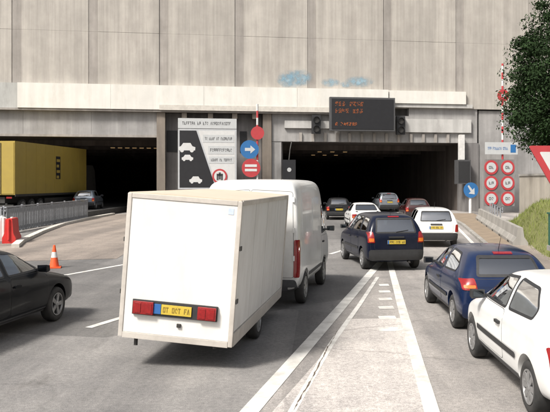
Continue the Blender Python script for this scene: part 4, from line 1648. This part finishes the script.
# ------------------------------------------------------------------ left-hand street furniture
fa, fb = Vector((-14.75, 34.0)), Vector((-15.22, 48.0))
fdir = (fb - fa)
flen = fdir.length
fe = empty('slat_fence', (fa.x, fa.y, 0), math.atan2(fdir.y, fdir.x))
tag(fe, 'grey vertical slat fence between the raised carriageway and the paved island', 'fence')
n = 60
first = None
for k in range(n):
    x = k * flen / n
    if first is None:
        first = part_box('slat', (0, flen / n * .80, -.015, .015, .06, 1.22), 'fence_grey', fe, bevel=0.004)
    else:
        reuse(first, 'slat', fe, (x, random.uniform(-.006, .006), random.uniform(-.01, .01)))
for z in (.25, 1.08):
    part_box('rail', (-.05, flen + .05, .018, .07, z, z + .07), 'galvanised', fe)
part_box('top_rail', (-.05, flen + .05, -.03, .07, 1.235, 1.30), 'galvanised', fe, bevel=0.01)
for k in range(7):
    x = k * flen / 6
    part_box('post', (x - .05, x + .05, .075, .165, 0, 1.34), 'galvanised', fe, bevel=0.01)


# second run of the fence, facing the camera
ga, gb = Vector((-24.0, 33.2)), Vector((-14.9, 33.9))
gd = gb - ga
fe2 = empty('slat_fence', (ga.x, ga.y, 0), math.atan2(gd.y, gd.x))
tag(fe2, 'grey vertical slat fence standing behind the red and white plastic barriers', 'fence')
n2 = 42
for k in range(n2):
    reuse(first, 'slat', fe2, (k * gd.length / n2, random.uniform(-.006, .006), random.uniform(-.01, .01)))
for z in (.25, 1.08):
    part_box('rail', (-.05, gd.length, .018, .07, z, z + .07), 'galvanised', fe2)
part_box('top_rail', (-.05, gd.length, -.03, .07, 1.235, 1.30), 'galvanised', fe2, bevel=0.01)
for k in range(6):
    x = k * gd.length / 6
    part_box('post', (x - .05, x + .05, .075, .165, 0, 1.34), 'galvanised', fe2, bevel=0.01)


def plastic_barrier(mat, x, y, rz, label):
    t = empty('plastic_barrier', (x, y, 0.006), rz)
    tag(t, label, 'barrier', 'red and white plastic barriers')
    b = bmesh.new()
    prof = [(-.26, 0), (.26, 0), (.26, .22), (.17, .42), (.13, .95), (.10, 1.0), (-.10, 1.0), (-.13, .95), (-.17, .42), (-.26, .22)]
    prism(b, prof, -.6, .6, 'y')
    build('shell', b, mat, t, bevel=0.03, smooth=True)
    part_box('fork_slot', (-.265, .265, -.25, .25, .03, .11), 'dark_plastic', t)
    b = bmesh.new()
    lathe(b, [(.055, 1.0), (.055, 1.04), (.03, 1.05)], 14, 'z')
    build('filler_cap', b, 'plastic_white', t)
    b = bmesh.new()
    tube(b, [(0, -.62, .15), (0, -.62, .98)], .05, 10)
    build('hinge_tube', b, mat, t, smooth=True)
    return t


plastic_barrier('plastic_red', -12.35, 29.0, R(12), 'red plastic water-filled road barrier at the end of the kerb line')
plastic_barrier('plastic_white', -13.2, 30.0, R(30), 'white plastic water-filled road barrier next to the red one')

# cone
cn = empty('traffic_cone', (-7.45, 20.4, 0.004), R(15))
tag(cn, 'orange and white traffic cone on the road by the paved island', 'cone')
part_box('base', (-.19, .19, -.19, .19, 0, .035), 'cone_orange', cn, bevel=0.012)


def frustum(name, z0, z1, mat):
    rr = lambda z: .135 - .105 * (z - .035) / .62
    b = bmesh.new()
    lathe(b, [(rr(z0), z0), (rr(z1), z1)], 24, 'z')
    return build(name, b, mat, cn, smooth=True)


frustum('cone_body', .036, .30, 'cone_orange')
frustum('white_sleeve', .3005, .46, 'plastic_white')
frustum('cone_tip', .4605, .66, 'cone_orange')

# ------------------------------------------------------------------ message sign and signals on the lintel
def at_facade(name, px, y_off, z):
    return empty(name, fworld(fu(px), y_off, z), FA)


STAND[0] = -1.2
vz0, vz1 = fz(362, 131), fz(362, 97.5)
vw = (fu(395) - fu(330)) / 2
vms = at_facade('message_sign', 362.5, -1.0, vz0)
tag(vms, 'black electronic message sign with orange text above the right tunnel', 'sign')
h = vz1 - vz0
part_box('cabinet', (-vw, vw, -.30, .12, 0, h), 'grey_plastic', vms, bevel=0.04)
part_box('screen', (-vw + .14, vw - .14, -.335, -.302, .14, h - .14), 'sign_black', vms, bevel=0.01)
rng = random.Random(21)
for (z, words, x1) in ((h - .72, [3, 4], .1), (h - 1.28, [4, 3], .05), (.42, [1, 6], -.45)):
    b = bmesh.new()
    x0 = -vw + .42
    tot = sum(words) + len(words) - 1
    cw = (x1 - x0) / tot
    x = x0
    for w in words:
        for k in range(w):
            for i in range(4):
                for j in range(6):
                    if rng.random() < 0.5:
                        px_, pz_ = x + i * cw * .2, z + j * (.36 if z > 1 else .26) / 6
                        box(b, px_, px_ + .055, -.345, -.337, pz_, pz_ + .04)
            x += cw
        x += cw
    build('led_text', b, 'led_amber', vms)
for k in range(2):
    x = -vw * .6 + k * vw * 1.2
    part_box('bracket', (x - .12, x + .12, .122, .70, .3, h - .3), 'galvanised', vms)


def signal(px, z, label):
    t = at_facade('signal_head', px, -.75, z)
    tag(t, label, 'signal')
    part_box('housing', (-.36, .36, -.16, .16, -.75, .75), 'dark_plastic', t, bevel=0.04)
    for dz in (.36, -.36):
        b = bmesh.new()
        lathe(b, [(.25, -.30), (.27, -.30), (.27, -.162), (.25, -.162)], 20, 'y', cap=False, centre=(0, 0, dz))
        v = build('visor', b, 'black_paint', t, smooth=True)
        b = bmesh.new()
        lathe(b, [(.24, -.175), (.24, -.165)], 20, 'y', centre=(0, 0, dz))
        build('lens', b, 'steel_dark', t)
    part_box('bracket', (-.08, .08, .162, .46, -.2, .2), 'galvanised', t)


signal(317, fz(317, 124), 'dark signal head with two lenses beside the graffiti end of the message sign')
signal(402, fz(402, 125), 'dark signal head with two lenses at the pale beam end of the message sign')

# lane signal at the left jamb of the right tunnel
t = at_facade('lane_signal', 290, -.55, fz(290, 169))
tag(t, 'black lane signal with a small white light at the jamb of the right tunnel', 'signal')
part_box('housing', (-.52, .52, -.14, .14, -.85, .75), 'sign_black', t, bevel=0.03)
b = bmesh.new()
lathe(b, [(.17, -.16), (.17, -.142)], 20, 'y', centre=(0, 0, -.05))
build('lens', b, 'lens_clear', t)
b = bmesh.new()
tube(b, [(0, 0, .75), (.1, .1, 1.6), (.25, .26, 2.25)], .05, 8)
build('hanger', b, 'steel_dark', t)

STAND[0] = -2.0
# ------------------------------------------------------------------ traffic signs by the portal
def disc_sign(parent, name, cx, cz, r, y, face, rim=None, rim_w=.22):
    b = bmesh.new()
    lathe(b, [(r, y - .02), (r, y + .02)], 30, 'y', centre=(cx, 0, cz))
    d = build(name, b, rim or face, parent)
    if rim:
        b = bmesh.new()
        lathe(b, [(r * (1 - rim_w), y - .027), (r * (1 - rim_w), y - .0205)], 30, 'y', centre=(cx, 0, cz))
        build('disc_face', b, face, d)
    return d


# large information sign
sz0, sz1 = 1.95, fz(207, 118)
sw = (fu(237) - fu(178)) / 2
bs = at_facade('tunnel_sign', 207.5, -1.6, 0)
tag(bs, 'large grey and black information sign with a red ring between the two tunnels', 'sign')
for x in (-sw * .6, sw * .6):
    b = bmesh.new()
    tube(b, [(x, .14, 0), (x, .14, sz1 - .2)], .08, 10)
    build('post', b, 'galvanised', bs, smooth=True)
part_box('backing', (-sw, sw, -.03, .05, sz0, sz1 - .82), 'sign_grey', bs, bevel=0.01)
hp = part_box('header_panel', (-sw, sw, -.045, .05, sz1 - .78, sz1), 'sign_light', bs, bevel=0.01)
b = bmesh.new()
glyphs(b, -sw * .86, sw * .80, sz1 - .50, sz1 - .26, -.053, -.046, random.Random(41), [7, 2, 3, 11])
build('lettering', b, 'grey_plastic', hp)
H2 = sz1 - .95 - sz0
b = bmesh.new()
prism(b, [(-sw + .12, sz0 + .12), (sw * .28, sz0 + .12), (-sw * .38, sz0 + H2), (-sw + .12, sz0 + H2)], -.040, -.031)
bp = build('black_field', b, 'sign_black', bs)
b = bmesh.new()
prism(b, [(sw * .34, sz0 + .12), (sw - .12, sz0 + .12), (sw - .12, sz0 + H2), (-sw * .32, sz0 + H2)], -.040, -.031)
wf = build('pale_field', b, 'sign_white', bs)
# little car and lorry shapes on the black field
car_shape = [(-.5, .0), (.5, .0), (.52, .18), (.34, .24), (.22, .42), (-.22, .42), (-.36, .24), (-.52, .18)]
for cx, cz, k in ((-sw * .70, sz0 + H2 * .66, 1.25), (-sw * .68, sz0 + H2 * .50, .85), (-sw * .40, sz0 + H2 * .12, .95)):
    b = bmesh.new()
    prism(b, [(cx + u * k, cz + v * k * 1.1) for u, v in car_shape], -.048, -.041)
    for u in (-.3, .3):
        prism(b, disc_poly(cx + u * k, cz, .12 * k, 12), -.0475, -.0415)
    build('vehicle_symbol', b, 'sign_white', bp)
for i, (za, zb_, xa, w) in enumerate(((.80, .93, -.16, [2, 4, 2, 8]), (.60, .74, .02, [12]), (.44, .56, .05, [5, 2, 6]))):
    x0 = xa * sw
    pn = part_box('text_panel', (x0, sw - .2, -.052, -.041, sz0 + H2 * za, sz0 + H2 * zb_), 'sign_light', wf)
    b = bmesh.new()
    d = .31 * H2 * (zb_ - za)
    glyphs(b, x0 + .15, sw - .35, sz0 + H2 * za + d, sz0 + H2 * zb_ - d, -.060, -.053, random.Random(50 + i), w)
    build('lettering', b, 'grey_plastic', pn)
rs = disc_sign(wf, 'prohibition_ring', sw * .42, sz0 + H2 * .22, .58, -.062, 'sign_white', 'sign_red', .24)
b = bmesh.new()
for x0, x1, z0, z1 in ((-.24, -.10, -.3, .18), (.10, .24, -.3, .18), (-.24, .24, .02, .2), (-.08, .08, -.25, .3)):
    box(b, sw * .42 + x0, sw * .42 + x1, -.097, -.0895, sz0 + H2 * .22 + z0, sz0 + H2 * .22 + z1)
build('symbol', b, 'grey_plastic', rs)


def striped_mast(px, y_off, top, z_from, label, grp=None):
    t = at_facade('sign_mast', px, y_off, 0)
    tag(t, label, 'mast', grp)
    b = bmesh.new()
    tube(b, [(0, 0, 0), (0, 0, z_from)], .07, 10)
    build('pole', b, 'galvanised', t, smooth=True)
    k = 0
    z = z_from
    while z < top - .01:
        b = bmesh.new()
        z2 = min(top, z + .55)
        tube(b, [(0, 0, z + .001), (0, 0, z2)], .085, 10)
        build('mast_band', b, 'sign_red' if k % 2 == 0 else 'sign_white', t, smooth=True)
        z = z2
        k += 1
    return t


# mast beside the information sign: red disc, blue disc, red panel
m1 = striped_mast(257.5, -1.9, fz(257, 104), 2.0, 'striped mast with a red, a blue and a second red sign beside the information sign')
disc_sign(m1, 'red_disc', .0, fz(257, 133), .52, -.12, 'sign_red')
bd = disc_sign(m1, 'blue_disc', -.62, fz(257, 149.5), .72, -.14, 'sign_blue')
b = bmesh.new()
zz = fz(257, 149.5)
prism(b, [(-.98, zz - .12), (-.55, zz - .12), (-.55, zz - .32), (-.18, zz), (-.55, zz + .32), (-.55, zz + .12), (-.98, zz + .12)], -.172, -.1605)
build('arrow', b, 'sign_light', bd)
zz = fz(257, 168)
rd = disc_sign(m1, 'red_disc', -.50, zz, .72, -.14, 'sign_red')
for dz in (.18, -.16):
    part_box('white_bar', (-.98, -.05, -.172, -.1605, zz + dz - .10, zz + dz + .10), 'sign_white', rd)

# cluster right of the right tunnel
m2 = striped_mast(501.5, -2.2, fz(501, 64), 1.0, 'tall red and white mast with sign board and red discs beside the tree')
disc_sign(m2, 'red_disc', 0, fz(501, 96), .50, -.14, 'sign_red')
part_box('white_spot', (-.17, .17, -.168, -.161, fz(501, 96) - .12, fz(501, 96) + .12), 'sign_white', m2)
db = part_box('direction_board', (-1.55, 1.25, -.16, -.10, fz(501, 154.5), fz(501, 142.5)), 'sign_light', m2, bevel=0.01)
b = bmesh.new()
z0, z1 = fz(501, 151.5), fz(501, 146)
glyphs(b, -1.35, .40, z0 + .12, z1 - .10, -.168, -.161, random.Random(61), [3, 7, 4])
build('lettering', b, 'sign_blue', db)
part_box('blue_square', (.62, 1.08, -.168, -.161, z0 - .1, z1 + .1), 'sign_blue', db)
pb = part_box('sign_panel', (-1.62, 1.0, -.09, -.03, fz(501, 206), fz(501, 159.5)), 'recess_concrete', m2, bevel=0.01)
for dx in (-1.02, .40):
    for k, py in enumerate((167.5, 183, 198.5)):
        zc = fz(500, py)
        d = disc_sign(pb, 'limit_ring', dx, zc, .59, -.115, 'sign_light', 'sign_red', .30)
        b = bmesh.new()
        glyphs(b, dx - .22, dx + .22, zc - .12, zc + .12, -.149, -.1425, random.Random(70 + k), [2])
        build('numerals', b, 'grey_plastic', d)

# blue disc on a short white post at the right jamb, with the grey box above
t = at_facade('keep_right_sign', 467.5, -2.6, 0)
tag(t, 'round blue sign on a short white post at the right jamb', 'sign')
b = bmesh.new()
tube(b, [(0, 0, 0), (0, 0, 2.45)], .12, 12)
build('post', b, 'plastic_white', t, smooth=True)
d = disc_sign(t, 'blue_disc', 0, fz(467, 190), .62, -.15, 'sign_blue')
zz = fz(467, 190)
b = bmesh.new()
prism(b, [(-.28, zz + .32), (-.18, zz + .40), (.12, zz + .02), (.28, zz + .18), (.30, zz - .34), (-.20, zz - .28), (-.03, zz - .12)], -.182, -.1705)
build('arrow', b, 'sign_light', d)
t = at_facade('jamb_cabinet', 469, -.75, fz(468, 184))
tag(t, 'dark grey equipment box on the right jamb with a white conduit above', 'box')
part_box('cabinet', (-.62, .55, -.25, .44, 0, 2.0), 'grey_plastic', t, bevel=0.03)
part_box('conduit', (-.30, .08, -.10, .44, 2.02, 4.1), 'plastic_white', t, bevel=0.02)
part_box('cabinet_door', (-.52, .45, -.27, -.251, .12, 1.88), 'dark_plastic', t, bevel=0.006)

# yield sign at the slip road
ys = empty('yield_sign', (5.50, 15.6, .09), R(2))
tag(ys, 'white yield triangle with a thick red border beside the slip road', 'sign')
b = bmesh.new()
tube(b, [(0, .06, 0), (0, .06, 3.15)], .035, 10)
build('post', b, 'galvanised', ys, smooth=True)


def tri(side, y0, y1, cz, name, mat, parent, rnd=.05):
    hgt = side * .866
    b = bmesh.new()
    prism(b, round_poly([(0, cz - hgt * 2 / 3), (side / 2, cz + hgt / 3), (-side / 2, cz + hgt / 3)], rnd, 5), y0, y1)
    return build(name, b, mat, parent)


tp = tri(1.28, -.012, .02, 2.85, 'red_triangle', 'sign_red', ys, .08)
tri(.80, -.018, -.0125, 2.85, 'white_triangle', 'sign_white', tp, .05)

# ------------------------------------------------------------------ right side: barrier, rail, wall, cabinet, tree
ja, jb = Vector((8.0, 26.6)), Vector((11.05, 45.5))
jd = (jb - ja)
jl = jd.length
jn = 6
for k in range(jn):
    p = ja + jd * (k / jn)
    t = empty('concrete_barrier', (p.x, p.y, .085), math.atan2(jd.y, jd.x))
    tag(t, 'weathered concrete barrier block in the row below the grass bank', 'barrier', 'concrete barrier blocks')
    b = bmesh.new()
    prof = [(-.28, 0), (.28, 0), (.28, .12), (.14, .32), (.09, .68), (-.09, .68), (-.14, .32), (-.28, .12)]
    prism(b, prof, 0, jl / jn - .03, 'x')
    build('block', b, 'barrier_concrete', t, bevel=0.015)
    part_box('lifting_slot', (jl / jn * .4, jl / jn * .6, -.285, .285, .01, .08), 'steel_dark', t)
ra_, rb_ = Vector((9.6, 37.0)), Vector((11.5, 46.5))
rd_ = rb_ - ra_
gr = empty('guard_rail', (ra_.x + .55, ra_.y, .1), math.atan2(rd_.y, rd_.x))
tag(gr, 'galvanised steel guard rail on short posts behind the concrete barrier', 'guard rail')
b = bmesh.new()
pf = [(-.03, .78), (.03, .72), (-.03, .64), (.03, .56), (-.03, .50)]
n = len(pf)
A = [b.verts.new((0, u, v + .25)) for u, v in pf]
B = [b.verts.new((rd_.length, u, v + .25)) for u, v in pf]
for i in range(n - 1):
    b.faces.new((A[i], A[i + 1], B[i + 1], B[i]))
bmesh.ops.solidify(b, geom=b.faces[:], thickness=.012)
build('rail', b, 'galvanised', gr, smooth=True)
for k in range(5):
    x = .1 + k * (rd_.length - .2) / 4
    part_box('post', (x - .04, x + .04, .04, .12, 0, 1.0), 'galvanised', gr)

rw = empty('retaining_wall', (10.76, 8.0, 0), 0)
tag(rw, 'low beige concrete retaining wall at the foot of the dark tree', 'wall')
for k in range(7):
    y0, y1 = k * 4.0, k * 4.0 + 3.98
    part_box('wall_section', (0.01 * (k % 2), .25, y0, y1, -.02, 2.80), 'retaining_concrete', rw, bevel=0.02)
    part_box('coping', (-.05, .30, y0, y1, 2.802, 2.90), 'barrier_concrete', rw, bevel=0.015)
part_box('wall_section', (.26, 14.0, 27.7, 27.98, -.02, 2.80), 'retaining_concrete', rw, bevel=0.02)

gc = empty('utility_cabinet', (8.0, 22.2, bank_h(8.0, 22.2) - .02), R(-4))
tag(gc, 'dark green utility cabinet on the grass near the footpath', 'cabinet')
part_box('plinth', (-.42, .42, -.24, .24, -.08, .08), 'barrier_concrete', gc, bevel=0.01)
part_box('cabinet', (-.38, .38, -.21, .21, .081, 1.08), 'cabinet_green', gc, bevel=0.02)
part_box('lid', (-.42, .42, -.25, .25, 1.081, 1.13), 'cabinet_green', gc, bevel=0.015)
for sg in (-1, 1):
    xs = sorted((sg * .01, sg * .36))
    d = part_box('door', (xs[0], xs[1], -.222, -.211, .12, 1.05), 'cabinet_green', gc, bevel=0.004)
    part_box('handle', (sg * .05 - .015, sg * .05 + .015, -.245, -.223, .55, .68), 'steel_dark', d, bevel=0.004)


def tree(loc, crown_c, crown_r, crown_h, label, seed, nclump=150, leaf=0.17, nleaf=170):
    rng = random.Random(seed)
    t = empty('tree', loc)
    tag(t, label, 'tree', 'trees above the retaining wall')
    b = bmesh.new()
    top = crown_c.z + crown_h * .55
    pts, k = [], 7
    for i in range(k):
        f = i / (k - 1)
        pts.append((rng.uniform(-.15, .15) * f, rng.uniform(-.15, .15) * f, -.3 + (top + .3) * f))
    tube(b, pts, .30, 10, .05)
    limbs = []
    for i in range(16):
        f = rng.uniform(.18, .9)
        z = top * f
        a = rng.uniform(0, 2 * math.pi)
        L_ = crown_r * rng.uniform(.55, .9) * (1.1 - .5 * f)
        p0 = Vector((0, 0, z))
        p1 = p0 + Vector((math.cos(a) * L_ * .5, math.sin(a) * L_ * .5, L_ * .22))
        p2 = p0 + Vector((math.cos(a) * L_, math.sin(a) * L_, L_ * .5))
        tube(b, [p0, p1, p2], .09, 6, .02)
    build('trunk', b, 'bark', t, smooth=True)
    b = bmesh.new()
    for c in range(nclump):
        while True:
            v = Vector((rng.uniform(-1, 1), rng.uniform(-1, 1), rng.uniform(-1, 1)))
            if .25 < v.length < 1:
                break
        v = v.normalized() * (v.length ** .45)
        taper = 1.0 - .10 * max(0, v.z)
        if v.z < 0:
            taper = min(1.9, math.sqrt(max(0.0, 1 - v.z ** 6)) / math.sqrt(max(0.06, 1 - v.z ** 2)))
        cc = crown_c + Vector((v.x * crown_r * taper, v.y * crown_r * taper, v.z * crown_h))
        cc += Vector((v.x, v.y, v.z * .6)) * rng.uniform(-.5, .35)
        cr_ = rng.uniform(.35, .95)
        for q in range(nleaf):
            while True:
                w = Vector((rng.uniform(-1, 1), rng.uniform(-1, 1), rng.uniform(-1, 1)))
                if w.length < 1:
                    break
            p = cc + Vector((w.x * cr_, w.y * cr_, w.z * cr_ * .75))
            n_ = (w + Vector((rng.uniform(-.8, .8), rng.uniform(-.8, .8), rng.uniform(-.2, 1.1)))).normalized()
            a1 = n_.orthogonal().normalized()
            a1 = Matrix.Rotation(rng.uniform(0, 6.28), 3, n_) @ a1
            a2 = n_.cross(a1)
            s_ = leaf * rng.uniform(.55, 1.1)
            b.faces.new([b.verts.new(p + x) for x in (-a1 * s_ * .5, a2 * s_ * .26, a1 * s_ * .5, -a2 * s_ * .26)])
    build('crown', b, 'leaf_dark', t)
    return t


tree(Vector((12.75, 33.2, 2.4)), Vector((0, 0, 5.1)), 2.95, 4.1, 'dense dark green tree standing over the tall striped mast', 5, 430, 0.17)
tree(Vector((16.2, 30.0, 2.4)), Vector((0, 0, 4.9)), 3.0, 3.6, 'dark green tree growing to the side of the tree over the mast', 6, 110, 0.19)

fine_marks()
